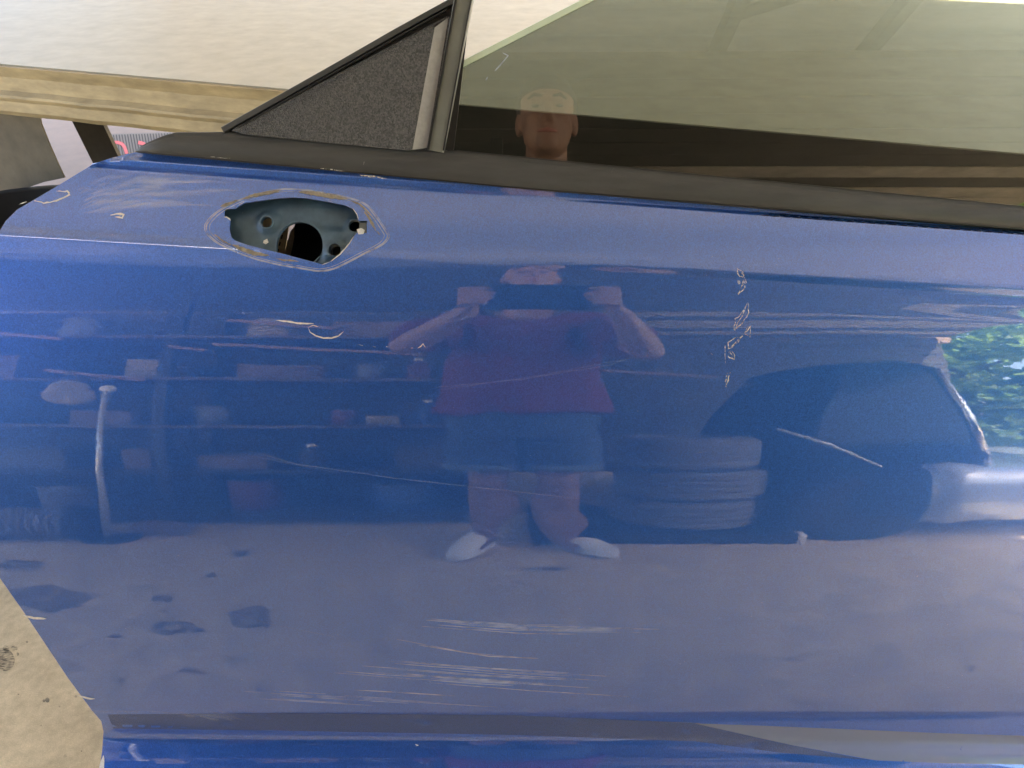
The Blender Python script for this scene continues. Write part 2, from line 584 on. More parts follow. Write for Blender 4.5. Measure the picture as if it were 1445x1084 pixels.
def inside(p, poly):
    c = False
    j = len(poly) - 1
    for i in range(len(poly)):
        a, b = poly[i], poly[j]
        if (a[1] > p[1]) != (b[1] > p[1]) and p[0] < (b[0] - a[0]) * (p[1] - a[1]) / (b[1] - a[1]) + a[0]:
            c = not c
        j = i
    return c

def dense(poly, step):
    out = []
    for a, b in zip(poly, poly[1:] + poly[:1]):
        n = max(1, int(math.hypot(b[0] - a[0], b[1] - a[1]) / step))
        out += [(a[0] + (b[0] - a[0]) * k / n, a[1] + (b[1] - a[1]) * k / n) for k in range(n)]
    return out

def rounded(poly, r):
    """corner-rounded polygon"""
    out = []
    n = len(poly)
    for i in range(n):
        p, a, b = Vector(poly[i]), Vector(poly[i - 1]), Vector(poly[(i + 1) % n])
        ra = min(r, (a - p).length * 0.45, (b - p).length * 0.45)
        p0, p1 = p + (a - p).normalized() * ra, p + (b - p).normalized() * ra
        for k in range(5):
            u = k / 4
            q = p0 * (1 - u) ** 2 + p * 2 * u * (1 - u) + p1 * u ** 2
            out.append((q.x, q.y))
    return out

def patch(name, surf, outer, holes, m, parent, thick=0.0012, off=0.0, xs=(), ys=(), bstep=6.0, offf=None):
    """a sheet cut to the outline `outer`, with openings `holes`, lying on a surface; real thickness behind it"""
    loops = [dense(outer, bstep)] + [dense(h, bstep) for h in holes]
    pts, edges = [], []
    for lp in loops:
        s = len(pts)
        pts += [Vector(p) for p in lp]
        edges += [(s + k, s + (k + 1) % len(lp)) for k in range(len(lp))]
    x0, x1 = min(p[0] for p in outer), max(p[0] for p in outer)
    y0, y1 = min(p[1] for p in outer), max(p[1] for p in outer)
    for x in xs:
        for y in ys(x) if callable(ys) else ys:
            if x0 < x < x1 and y0 < y < y1 and inside((x, y), outer) and not any(inside((x, y), h) for h in holes):
                pts.append(Vector((x, y)))
    V, E, Fc, *_ = delaunay_2d_cdt(pts, edges, [], 0, 1e-4)
    tris = []
    for f in Fc:
        c = (sum(V[i][0] for i in f) / 3, sum(V[i][1] for i in f) / 3)
        if inside(c, outer) and not any(inside(c, h) for h in holes):
            tris.append(tuple(f))
    P, N = [], []
    for v in V:
        o = off + (offf(v[0], v[1]) if offf else 0.0)
        p, n = surf(v[0], v[1], o)
        P.append(p); N.append(n)
    if offf:                                           # shaped relief: take normals from the faces
        N = None
    vs = list(P)
    nv = len(P)
    # orient front faces towards the normal
    fr = []
    for f in tris:
        a, b, c = (P[i] for i in f)
        g = (b - a).cross(c - a)
        nn = surf(*V[f[0]][:2], 0)[1]
        fr.append(f if g.dot(nn) > 0 else f[::-1])
    fs = list(fr)
    nr = list(N) if N else None
    if thick:
        B = []
        for k, v in enumerate(V):
            p, n = surf(v[0], v[1], (off - thick) if not offf else (off - thick))
            vs.append(p)
            if nr is not None:
                nr.append(-n)
        fs += [tuple(nv + i for i in f[::-1]) for f in fr]
        cnt = {}
        for f in fr:
            for k in range(3):
                cnt[(f[k], f[(k + 1) % 3])] = 1
        for (a, b) in list(cnt):
            if (b, a) not in cnt:
                s = len(vs)
                q = [vs[a], vs[b], vs[nv + b], vs[nv + a]]
                vs += [v.copy() for v in q]
                g = (q[1] - q[0]).cross(q[3] - q[0])
                if g.length > 0:
                    g.normalize()
                fs.append((s, s + 3, s + 2, s + 1))
                if nr is not None:
                    nr += [-g] * 4
    o = mesh(name, vs, fs, m, parent, nr is not None, nr)
    return o

def ribbon_geo(surf, pts, w, off, jit=0.0, seg=4.0, taper=True, vs=None, fs=None):
    P = []
    for a, b in zip(pts, pts[1:]):
        n = max(1, int(math.hypot(b[0] - a[0], b[1] - a[1]) / seg))
        P += [(a[0] + (b[0] - a[0]) * k / n, a[1] + (b[1] - a[1]) * k / n) for k in range(n)]
    P.append(pts[-1])
    s = len(vs)
    for i, p in enumerate(P):
        a, b = P[max(0, i - 1)], P[min(len(P) - 1, i + 1)]
        dx, dy = b[0] - a[0], b[1] - a[1]
        L = math.hypot(dx, dy) or 1
        nx, ny = -dy / L, dx / L
        u = i / max(1, len(P) - 1)
        ww = w * (math.sin(math.pi * min(1, max(0, u))) ** 0.4 if taper else 1) * 0.5
        ww = max(ww, w * 0.06)
        j1, j2 = (random.uniform(-jit, jit) for _ in range(2))
        vs.append(surf(p[0] + nx * (ww + j1), p[1] + ny * (ww + j1), off)[0])
        vs.append(surf(p[0] - nx * (ww + j2), p[1] - ny * (ww + j2), off)[0])
    for i in range(len(P) - 1):
        fs.append((s + 2 * i, s + 2 * i + 1, s + 2 * i + 3, s + 2 * i + 2))

def ribbons(name, surf, lines, m, parent, off=0.0003, jit=0.0, taper=True, seg=4.0):
    """each line a part of its own; a crowd of fine lines becomes one part"""
    sets = [[l] for l in lines] if len(lines) <= 9 else [lines]
    for st_ in sets:
        vs, fs = [], []
        for pts, w in st_:
            ribbon_geo(surf, pts, w, off, jit, seg, taper, vs, fs)
        o = mesh(name, vs, fs, m, parent)
        if len(st_) > 1:
            o['kind'] = 'stuff'
    return o

def blobs(name, surf, polys, m, parent, off=0.0003):
    for poly in polys:
        vs = [surf(x, y, off)[0] for x, y in poly]
        o = mesh(name, vs, [tuple(range(len(poly)))], m, parent)
    return o

# ------------------------------------------------------------------ ground
def grid_sheet(name, x0, x1, y0, y1, z, m):
    return mesh(name, [(x0, y0, z), (x1, y0, z), (x1, y1, z), (x0, y1, z)], [(0, 1, 2, 3)], m)
floor = tag(grid_sheet('floor', -60, 60, -5.2, 60, 0.0, M['concrete']), kind='structure')
lawn = tag(grid_sheet('ground', -120, 120, -160, -5.2, -0.004, M['grass']), kind='structure')

# ------------------------------------------------------------------ the blue door
door = empty('car_door', (0, 0.62, 0.18), 'blue metallic car door with its handle removed, scratched and upright in the middle', 'car door')
OUT = [(197, 214), (160, 222), (131, 232), (82, 262), (24, 296), (8, 312), (-12, 345), (-52, 430), (-70, 540), (-66, 660), (-32, 765), (0, 816), (42, 876), (96, 957), (130, 1003), (143, 1018), (146, 1032),
       (144, 1062), (138, 1100), (130, 1150), (900, 1165), (1800, 1180), (2050, 1150), (2090, 900), (2060, 560), (1980, 370), (1445, 322), (722, 264), (430, 238)]
# top edge a little above the moulding's lower edge
OUT[-4] = (1980, 362); OUT[-3] = (1445, 318); OUT[-2] = (722, 259); OUT[-1] = (430, 233)
HOLE = [(317.4, 294.5), (332, 295), (337, 291), (345, 286.6), (371, 283), (393, 280), (413, 278.6), (433, 280), (463, 285), (488, 290), (498, 295), (503.5, 302), (506, 311.5), (517.6, 311.5), (517.6, 329),
        (503.5, 329), (500, 333), (493.5, 343), (481, 358), (466, 369), (454.5, 373), (443, 370), (406, 360), (385, 354.7), (350, 346), (333, 340), (326.6, 335), (324, 325), (325, 310), (316.6, 305.7)]
def st_rows(x):
    rows = []
    y = 200.0
    while y < 1200:
        rows.append(y)
        fine = any(abs(y - k) < w for k, w in ((270, 16), (368, 16), (1014, 26)))
        y += 2.0 if fine else 9.0
    return [r + slope(r) * (x - W0 / 2) for r in rows]
COLS = [-70 + 15 * k for k in range(145)]
skin = patch('outer_panel', S_door, OUT, [HOLE], M['paint'], door, 0.0012, 0, COLS, st_rows, 7.0)
# folded hem round the edge of the panel
HEM = OUT[:19]
ribbons('folded_edge', S_door, [([(x + (2.2 if i > 8 else 1.0), y + 1.0) for i, (x, y) in enumerate(HEM[2:7])], 1.6), ([(x + 1.6, y) for x, y in HEM[11:18]], 1.3)], M['haze'], door, 0.0004)
ribbons('bare_corner_edge', S_door, [([(140.5, 1112), (146, 1066)], 6.5)], M['bare'], door, 0.0005, 0.6)

def circle(cx, cy, r, n=28):
    return [(cx + r * math.cos(2 * math.pi * k / n), cy + r * math.sin(2 * math.pi * k / n)) for k in range(n)]
# pressed recess behind the opening
def recess_off(x, y):
    d = 0.0
    for cx, cy, r in ((371, 308, 15), (470, 350, 15), (497, 314, 14)):
        q = math.hypot(x - cx, y - cy)
        d += 0.0035 * max(0.0, 1 - max(0.0, q - r * 0.75) / (r * 0.45)) if q < r * 1.2 else 0
    d += 0.006 * max(0.0, min(1.0, (y - (305 + 0.10 * (x - 400))) / 14.0)) * max(0.0, min(1.0, (x - 430) / 25.0))
    return d
S_rec = lambda x, y, off=0.0: (base_pt(x, y) + base_n(x, y) * (off - 0.017), base_n(x, y))
RX = [300 + 4 * k for k in range(60)]
RY = [262 + 4 * k for k in range(34)]
rec = patch('handle_recess', S_rec, [(296, 262), (530, 266), (536, 345), (500, 392), (430, 392), (300, 366)], [circle(418.5, 341.5, 33.5, 40), circle(371.5, 309, 8.2), circle(497.5, 314.5, 8.6), circle(470, 349.5, 8.8)],
            M['recess'], door, 0.0012, 0.0, RX, RY, 3.0, recess_off)
rec.data.polygons.foreach_set('use_smooth', [True] * len(rec.data.polygons))
def ring(name, cx, cy, r, w, m, par, off, surf=S_rec):
    return patch(name, surf, circle(cx, cy, r + w), [circle(cx, cy, r)], m, par, 0.0016, off, (), (), 4.0)
ring('hole_rim', 418.5, 341.5, 33.2, 2.4, M['recess'], rec, 0.0052)
for cx, cy, r in ((371.5, 309, 8.0), (470, 349.5, 8.6), (497.5, 314.5, 8.4)):
    ring('hole_rim', cx, cy, r, 1.6, M['recess'], rec, 0.0062)
blobs('chip', S_rec, [[(366, 333), (371, 331), (373, 336), (369, 339), (365, 337)]], M['bare'], rec, 0.0022)
# clip in the right-hand notch
patch('spring_clip', S_door, [(506, 313), (516, 313), (516, 327), (506, 327)], [], M['channel'], door, 0.001, -0.004, (), (), 4.0)
# inner shell seen through the openings
S_in = lambda x, y, off=0.0: (CAM + (base_pt(x, y) - CAM) * 1.17 + base_n(x, y) * off, base_n(x, y))
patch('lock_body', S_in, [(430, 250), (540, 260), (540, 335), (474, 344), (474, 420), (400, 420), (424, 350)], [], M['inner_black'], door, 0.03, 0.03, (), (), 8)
patch('inner_strap', S_in, [(352, 260), (392, 262), (410, 300), (396, 400), (368, 400), (356, 330)], [], M['inner_tan'], door, 0.002, 0, (), (), 6)
patch('inner_strap', S_in, [(436, 292), (428, 312), (414, 330), (402, 372), (384, 400), (418, 404), (424, 360), (438, 315)], [], M['inner_tan'], door, 0.002, 0.012, (), (), 6)
patch('inner_strap', S_in, [(472, 344), (500, 344), (498, 372), (470, 372)], [], M['inner_tan'], door, 0.002, 0.01, (), (), 6)
slots = [[(x - 1.2, y + 3.5), (x + 0.9, y + 3.5), (x + 2.2, y - 2.2), (x + 0.2, y - 2.2)] for x, y in ((392, 354), (394.5, 344), (397.5, 334), (400.5, 325), (403.5, 317), (390, 363))]
blobs('slot', S_in, slots, M['black'], door, 0.0008)
BACK = [(190, 222), (90, 275), (20, 330), (-20, 430), (-40, 560), (-30, 680), (60, 870), (150, 1005), (160, 1100), (900, 1120), (1800, 1130), (2000, 900), (1980, 420), (1445, 330), (722, 274)]
S_back = lambda x, y, off=0.0: (base_pt(x, y) + Vector((0, 0.93, -0.37)) * 0.12 + base_n(x, y) * off, base_n(x, y))
def shell():
    lp = dense(BACK, 30)
    n = len(lp)
    vs = [S_door(x, y, -0.004)[0] for x, y in lp] + [S_back(x, y)[0] for x, y in lp]
    fs = [(k, (k + 1) % n, n + (k + 1) % n, n + k) for k in range(n)]
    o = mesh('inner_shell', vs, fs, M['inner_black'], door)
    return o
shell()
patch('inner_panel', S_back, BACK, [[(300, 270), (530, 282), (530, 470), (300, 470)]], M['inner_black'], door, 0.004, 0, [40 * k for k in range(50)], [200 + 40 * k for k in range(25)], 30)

# belt moulding under the window
def belt_top(x):
    return interp(x, [(190, 214), (205, 203), (245, 187), (330, 186.5), (590, 213), (640, 212), (1445, 291), (1990, 340)])
def belt_bot(x):
    return interp(x, [(190, 215.5), (430, 238), (722, 266), (1445, 325), (1990, 369)])
def interp(x, pts):
    for (a, va), (b, vb) in zip(pts, pts[1:]):
        if x <= b:
            return va + (vb - va) * max(0.0, min(1.0, (x - a) / (b - a)))
    return pts[-1][1]
PB = PROF[BELT_I]
NB = Vector((0, -math.cos(rad(26)), math.sin(rad(26))))
NBK = KB.cross(Vector((0, math.sin(rad(26)), math.cos(rad(26))))).normalized()
NBK = NBK if NBK.y < 0 else -NBK
def S_belt(px, py, off=0.0):
    r = ray(px, py)
    P = CAM + r * ((PB - CAM).dot(NBK) / r.dot(NBK))
    return P + NBK * off, NBK
def moulding(name, x0, x1, v0, v1, prof, m, par):
    vs, fs = [], []
    xs = [x0 + (x1 - x0) * k / 150 for k in range(151)]
    for x in xs:
        t, b = belt_top(x), belt_bot(x)
        for v, o in prof:
            y = b + (t - b) * (v0 + (v1 - v0) * v)
            h = min(1.0, (b - t) / 24.0)
            vs.append(S_belt(x, y, o * h)[0])
    k = len(prof)
    for i in range(len(xs) - 1):
        for j in range(k - 1):
            fs.append((i * k + j, (i + 1) * k + j, (i + 1) * k + j + 1, i * k + j + 1))
    fs.append(tuple(range(k)))
    fs.append(tuple(range((len(xs) - 1) * k, len(xs) * k))[::-1])
    return mesh(name, vs, fs, m, par, True)
belt = moulding('belt_moulding', 190, 1990, 0, 1, [(-0.03, -0.008), (0.0, 0.002), (0.03, 0.0062), (0.10, 0.0085), (0.30, 0.0096), (0.55, 0.0092), (0.72, 0.0080), (0.80, 0.0055), (0.84, 0.0052), (0.95, 0.0050), (1.0, 0.002), (1.04, -0.012)], M['plastic'], door)
ribbons('lower_lip', S_belt, [([(x, belt_bot(x) - 1.0) for x in range(196, 1990, 12)], 2.0)], M['gloss_black'], belt, 0.0068, 0, False)
ribbons('upper_lip', S_belt, [([(x, belt_top(x) + 1.6) for x in range(632, 1990, 12)], 1.6)], M['gloss_black'], belt, 0.0062, 0, False)

# black pebbled corner trim
patch('trim_backing', S_glass, [(318, 187), (655, -8), (668, -30), (640, 214)], [], M['gloss_black'], door, 0.003, 0.001, (), (), 30)
TRI = rounded([(329, 184.5), (634, 24), (640, 34), (604, 209), (576, 214), (350, 191)], 8)
INN = [(348, 190), (613, 39), (615, 44), (584, 212), (576, 213)]
qt = patch('quarter_trim', S_glass, TRI, [INN], M['grain'], door, 0.006, 0.008, (), (), 5.0)
qf = patch('pebbled_face', S_glass, INN, [], M['grain'], qt, 0.004, 0.011, (), (), 5.0)
# bevelled right edge, the light on it painted in as pale grey
def bevel_strip(name, pa, pb, pc, pd, oa, ob, m, par):
    vs = [S_glass(*pa, oa)[0], S_glass(*pb, oa)[0], S_glass(*pc, ob)[0], S_glass(*pd, ob)[0]]
    return mesh(name, vs, [(0, 1, 2, 3)], m, par)
M['trim_bevel'] = mat('painted_light_bevel', (0.34, 0.33, 0.32), 0.45, var=0.15, vscale=120, bump=0.3, bscale=900)
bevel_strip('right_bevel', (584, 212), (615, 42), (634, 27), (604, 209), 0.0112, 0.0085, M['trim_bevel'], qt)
bevel_strip('upper_bevel', (348, 190), (613, 39), (629, 28), (331, 185), 0.0112, 0.0088, M['grain'], qt)
# frame round the corner trim and the channel the glass runs in
def bar(name, line, w, off, th, m, par, surf=S_glass):
    bm = bmesh.new()
    a = []
    for i, p in enumerate(line):
        q0, q1 = line[max(0, i - 1)], line[min(len(line) - 1, i + 1)]
        dx, dy = q1[0] - q0[0], q1[1] - q0[1]
        L = math.hypot(dx, dy)
        nx, ny = -dy / L, dx / L
        ww = (w[i] if isinstance(w, list) else w) / 2
        sec = []
        for s, o in ((-1, off - th), (-1, off - 0.0015), (-0.8, off), (0.8, off), (1, off - 0.0015), (1, off - th)):
            sec.append(bm.verts.new(surf(p[0] + nx * ww * s, p[1] + ny * ww * s, o)[0]))
        a.append(sec)
    for s0, s1 in zip(a, a[1:]):
        for k in range(6):
            bm.faces.new((s0[k], s0[(k + 1) % 6], s1[(k + 1) % 6], s1[k]))
    bm.faces.new(a[0]); bm.faces.new(a[-1][::-1])
    return bm_obj(name, bm, m, par)
bar('trim_frame', [(318, 184), (395, 141), (480, 93), (560, 47), (642, 2), (700, -31)], 9, 0.009, 0.010, M['plastic'], door)
bar('trim_gasket', [(340, 181), (480, 101), (632, 16)], 2.2, 0.0102, 0.004, M['gloss_black'], door)
ch = bar('window_channel', [(616, 214), (628, 148), (643, 66), (655, 0), (662, -40)], [23, 24, 25, 26, 26], 0.0105, 0.014, M['channel'], door)
bar('channel_lip', [(606, 212), (618, 146), (633, 64), (645, 0), (652, -40)], 3.2, 0.0125, 0.006, M['gloss_black'], ch)
bar('channel_edge', [(627, 213), (639, 147), (654, 65), (666.5, 0), (674, -40)], 2.0, 0.012, 0.006, M['rubber'], ch)

# window glass, wound half down: its slanting top edge shows
GL = [(616, 236), (640, 97), (663, 86), (836, 0), (900, -34), (2000, -560), (2050, 345), (1445, 312)]
glass = patch('window_glass', S_glass, GL, [], M['glass'], door, 0.004, -0.003, (), (), 40)
bar('ground_edge', [(638, 97), (664, 84), (830, -1), (920, -47)], 9.5, -0.0022, 0.0055, M['glass_edge'], glass)
ribbons('scratch', S_glass, [([(709, 74), (717, 78), (706, 91), (698, 100)], 1.6), ([(688, 108), (684, 116)], 1.4)], M['scratch'], glass, -0.0026)

# tan glue left round the handle opening
RING = [(288, 322), (300, 305), (318, 292), (345, 280), (372, 272), (400, 267), (425, 268), (460, 273), (490, 279), (515, 287), (530, 305), (545, 328), (548, 334), (540, 345), (515, 357), (490, 370), (470, 380), (450, 383), (430, 379), (395, 374), (355, 364), (325, 352), (302, 340), (288, 322)]
def chaikin(p, n=2):
    for _ in range(n):
        q = []
        for a, b in zip(p, p[1:]):
            q += [(a[0] * 0.75 + b[0] * 0.25, a[1] * 0.75 + b[1] * 0.25), (a[0] * 0.25 + b[0] * 0.75, a[1] * 0.25 + b[1] * 0.75)]
        p = q + [q[0]]
    return p
RING = chaikin(RING)
inner_ring = [(418 + (x - 418) * 0.965, 325 + (y - 325) * 0.95) for x, y in RING]
out_ring = [(418 + (x - 418) * 1.02, 325 + (y - 325) * 1.02) for x, y in RING]
ribbons('glue_line', S_door, [(RING, 1.8), (inner_ring, 0.9), (out_ring, 1.0)], M['glue'], door, 0.0003, 0.25, False)
for pts, w in (([(311, 292), (325, 287), (336, 283)], 4.0), ([(343, 281), (358, 276), (376, 273), (396, 269)], 4.6), ([(421, 271), (440, 273), (465, 277), (491, 281)], 6.2), ([(496, 283), (508, 289), (517, 297), (523, 305)], 2.6), ([(514, 298), (522, 310), (529, 322), (530, 326)], 3.6), ([(531, 326), (537, 332)], 1.6),
               ([(303, 331), (315, 341), (327, 347)], 2.6), ([(328, 346), (345, 353), (360, 358), (380, 361)], 5.6), ([(388, 364), (400, 367), (422, 369)], 2.2)):
    ribbons('glue_smear', S_door, [(pts, w)], M['residue'], door, 0.0008, 0.6, True, 2.5)
ribbons('pale_rim', S_door, [([(466, 369.6), (480, 359), (493, 344), (499, 334)], 1.5), ([(463, 284), (470, 286)], 1.6), ([(498, 294.5), (504, 303), (506, 311)], 1.2), ([(337, 290), (344, 286)], 1.0), ([(454, 374), (466, 369.6)], 1.0)], M['bare'], door, 0.0005, 0.2)  # thin pale lines along parts of the opening's edge
blobs('pale_rim', S_door, [[(503.5, 324), (510, 322), (515, 325), (513, 330.5), (506, 331)], [(316, 306.5), (321, 308), (326, 312), (325, 309), (320, 305.5)]], M['bare'], door, 0.0006)

# chips, scratches and scuffs
def jag(pts, amp, n=4):
    out = []
    for a, b in zip(pts, pts[1:]):
        for k in range(n):
            u = k / n
            out.append((a[0] + (b[0] - a[0]) * u + random.uniform(-amp, amp), a[1] + (b[1] - a[1]) * u + random.uniform(-amp, amp)))
    out.append(pts[-1])
    return out
chips = [
    ([(435, 462), (438, 469), (446, 474), (457, 477), (468, 477), (478, 474), (485, 468)], 1.8), ([(435, 462), (442, 459), (450, 461)], 0.9),
    ([(389, 452), (405, 453.5), (420, 456), (443, 457)], 2.4), ([(505, 486), (512, 488)], 2.4), ([(525, 488.5), (530, 490)], 2.0), ([(545, 489), (549, 490)], 3.0), ([(569, 490), (572, 490.5)], 2.4), ([(580, 491), (583, 491.5)], 2.0), ([(589, 492), (594, 489), (597, 485), (600, 490)], 1.6),
]
ribbons('paint_chip', S_door, chips, M['bare'], door, 0.0004, 0.35)
def glue_loop(poly, w=1.2):
    return ribbons('glue_fleck', S_door, [(jag(poly + poly[:1], 1.0, 3), w), (jag([poly[0], poly[len(poly) // 2]], 1.2, 4), w * 0.8)], M['chip'], door, 0.0005, 0.4)
for poly in ([(1040, 378), (1047, 383), (1050, 388), (1046, 391), (1042, 386)], [(1050, 391), (1053, 398), (1050, 407), (1043, 414), (1041, 416), (1046, 405), (1050, 399)], [(1041, 396), (1044, 399), (1042, 401)], [(1055, 427), (1057, 433), (1055, 445), (1050, 452), (1037, 466), (1036, 460), (1038, 450), (1047, 442)],
             [(1059, 460), (1057, 475), (1050, 471), (1054, 463)], [(1048, 474), (1042, 483), (1034, 489), (1028, 492), (1028, 484), (1036, 478)], [(1029, 495), (1037, 500), (1036, 507), (1027, 503)], [(1030, 526), (1028, 536), (1024, 547), (1024, 538), (1026, 527)]):
    glue_loop(poly)
ribbons('glue_fleck', S_door, [([(1023, 486), (1023, 500), (1023.5, 515)], 0.9), ([(1003, 498), (1006, 502)], 1.2)], M['chip'], door, 0.0005, 0.3)
ribbons('corner_chip', S_door, [(jag([(49, 283), (62, 287), (80, 284), (99, 275), (96, 270), (80, 270)], 0.6), 2.0), ([(156, 304), (166, 302), (175, 303), (173, 308), (162, 306)], 3.0), ([(27, 289), (38, 285)], 2.2)], M['bare'], door, 0.0005, 0.5)
sw = []
for k in range(70):                                    # swirl haze left of the handle
    x = 110 + random.uniform(0, 60); y = 300 + random.uniform(-34, 2)
    L = random.uniform(60, 170); c = random.uniform(8, 26)
    sw.append(([(x, y), (x + L * 0.3, y - c * 0.6), (x + L * 0.65, y - c), (x + L, y - c * 0.9)], random.uniform(1.5, 6.0)))
ribbons('scuff_swirl', S_door, sw, M['haze'], door, 0.0003, 0.1)
ls = []
for k in range(16):
    x = 590 + random.uniform(0, 80); y = 870 + random.uniform(-1, 14) + (x - 590) * 0.06
    L = random.uniform(80, 290)
    ls.append(([(x, y), (x + L * 0.5, y + 0.07 * L * 0.55), (x + L, y + 0.045 * L)], random.uniform(0.5, 1.3)))
ls += [([(590, 910), (690, 926), (760, 929)], 1.6), ([(560, 902), (660, 921), (740, 928)], 0.8)]
for k in range(26):
    x = 470 + random.uniform(0, 170); y = 925 + random.uniform(-3, 26) + (x - 470) * 0.09
    L = random.uniform(60, 290)
    ls.append(([(x, y), (x + L * 0.5, y + 0.08 * L * 0.5), (x + L, y + 0.07 * L)], random.uniform(0.5, 1.2)))
for k in range(12):
    x = 330 + random.uniform(0, 200); y = 974 + random.uniform(-2, 12)
    L = random.uniform(60, 200)
    ls.append(([(x, y), (x + L, y + 0.06 * L)], random.uniform(0.5, 1.1)))
fine = [([(200, 1002), (240, 1006), (280, 1010)], 1.6), ([(300, 855), (380, 880), (480, 900)], 0.9), ([(330, 630), (420, 655), (560, 675), (830, 705)], 1.3), ([(340, 640), (480, 668)], 0.8), ([(600, 548), (740, 535), (860, 515), (960, 480)], 0.9), ([(610, 552), (760, 530), (930, 498)], 0.7), ([(980, 640), (1000, 636)], 0.8)]
M['fine_scratch'] = worn('faint_scratch', (0.58, 0.64, 0.82), 0.5, 0.16, 70, (0.4, 1, 1), 0.25)
ribbons('fine_scratch', S_door, fine, M['fine_scratch'], door, 0.0003, 0.1)
ribbons('scratch_set', S_door, ls, M['scratch'], door, 0.0003, 0.08)
fan = []
for k in range(16):
    x = 245 + random.uniform(0, 70); y = 1001 + random.uniform(0, 6)
    fan.append(([(x, y), (x + 20 + random.uniform(0, 40), y + 6 + random.uniform(0, 7))], random.uniform(0.8, 2.6)))
fan.append(([(120, 1003), (150, 1004), (200, 1003)], 3.0))
ribbons('ledge_scuff', S_door, fan, M['fine_scratch'], door, 0.0004, 0.1)
ribbons('edge_nick', S_door, [([(33, 868), (48, 872), (66, 873)], 3.2), ([(110, 981), (124, 985), (134, 986)], 3.0), ([(586, 1050), (590, 1052), (587, 1053)], 2.2)], M['bare'], door, 0.0004, 0.4)
vs, fs = [], []
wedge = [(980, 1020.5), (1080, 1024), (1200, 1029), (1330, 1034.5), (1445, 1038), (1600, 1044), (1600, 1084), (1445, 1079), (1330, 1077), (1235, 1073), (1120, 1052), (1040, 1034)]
M['groove_tone'] = worn('painted_groove_shade', (0.15, 0.165, 0.23), 0.5, 0.5, 40, (0.5, 1, 1), 0.1)
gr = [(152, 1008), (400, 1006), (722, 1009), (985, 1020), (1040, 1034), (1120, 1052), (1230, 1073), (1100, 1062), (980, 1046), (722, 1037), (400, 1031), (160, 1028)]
patch('groove_shade', S_door, gr, [], M['groove_tone'], door, 0, 0.0003, [150 + 20 * k for k in range(48)], [1002 + 4 * k for k in range(9)], 8)  # grey film painting in the dark mirrored band along the groove
patch('pale_wedge', S_door, wedge, [], M['wedge_grey'], door, 0, 0.0004, [980 + 20 * k for k in range(32)], [1018 + 5 * k for k in range(14)], 8)  # patchy pale grey wedge at the right of the lower ledge
sp = []
for k in range(240):                                   # small nicks and grit all over
    x, y = random.uniform(10, 1440), random.uniform(300, 1010)
    sp.append(([(x, y), (x + random.uniform(-2.0, 2.0), y + random.uniform(-1, 1))], random.uniform(0.5, 1.3)))
tag(ribbons('grit', S_door, sp, M['bare'], door, 0.0003, 0), kind='stuff')
ribbons('belt_scuff', S_belt, [(jag([(508, 247), (530, 251), (548, 253)], 1.2), 2.2), ([(455, 239), (490, 243)], 1.2), ([(515, 234), (517, 228)], 2.5), (jag([(300, 222), (330, 225)], 1), 0.8), ([(865, 238), (862, 244)], 1.0)], M['chip'], belt, 0.0101, 0.4)

# trestle the door stands on (below the picture)
tr = empty('timber_trestle', (0.3, 0.62, 0), 'low timber trestle carrying the blue door', 'trestle')
bm = bmesh.new(); add_box(bm, (-0.5, 0.50, 0.19), (1.2, 0.72, 0.25), 0.004); bm_obj('beam', bm, M['timber'], tr)
for x in (-0.35, 1.05):
    for s in (-1, 1):
        bm = bmesh.new(); add_tube(bm, [(x, 0.61 + s * 0.05, 0.19), (x, 0.61 + s * 0.2, 0.0)], [0.03, 0.03], 4); bm_obj('leg', bm, M['timber'], tr)

# ------------------------------------------------------------------ behind the door: white bench
BZ = 1.0
e0, e1 = hit(0, 90, 2, BZ), hit(410, 126, 2, BZ)
ed = (e1 - e0); ed.z = 0; ed.normalize()
pn = Vector((-ed.y, ed.x, 0))                          # away from the camera
L0 = e0 - ed * 1.2
L1 = e0 + ed * 6.0
bench = empty('workbench', ((L0 + L1) / 2).to_tuple()[:2] + (0,), 'long workbench with a blotchy white top and a dusty tan front rail', 'workbench')
def prism(name, base, h0, h1, m, par):
    n = len(base)
    vs = [(p.x, p.y, h0) for p in base] + [(p.x, p.y, h1) for p in base]
    fs = [tuple(range(n))[::-1], tuple(range(n, 2 * n))] + [(k, (k + 1) % n, n + (k + 1) % n, n + k) for k in range(n)]
    return mesh(name, vs, fs, m, par)
prism('bench_top', [L0, L1, L1 + pn * 1.6, L0 + pn * 1.6], BZ - 0.02, BZ, M['bench'], bench)
# front rail with a rib, ends behind the corner trim
def rail():
    r = hit(0, 162, 1, e0.y)
    drop = BZ - r.z
    Ra, Rb = L0, e0 + ed * ((hit(560, 139, 2, BZ) - e0).length)
    sec = [(0.0, -0.003), (-0.013, -0.003), (-0.013, drop * -0.02), (-0.004, -drop * 0.24), (-0.005, -drop * 0.5), (-0.017, -drop * 0.57), (-0.018, -drop * 0.62), (-0.013, -drop * 0.70), (-0.014, -drop * 0.9), (-0.006, -drop), (0.03, -drop), (0.03, -0.021)]
    vs, fs = [], []
    ns = 40
    for i in range(ns + 1):
        p = Ra.lerp(Rb, i / ns)
        wob = 0.003 * noise.noise(Vector((i * 0.6, 0, 0)))
        for a, b in sec:
            q = p + pn * (a - 0.001)
            vs.append((q.x, q.y, BZ + b + (wob if b < -0.01 else 0)))
    k = len(sec)
    for i in range(ns):
        for j in range(k):
            fs.append((i * k + j, (i + 1) * k + j, (i + 1) * k + (j + 1) % k, i * k + (j + 1) % k))
    fs.append(tuple(range(k))[::-1]); fs.append(tuple(range(ns * k, ns * k + k)))
    return mesh('front_rail', vs, fs, M['apron'], bench)
rl = rail()
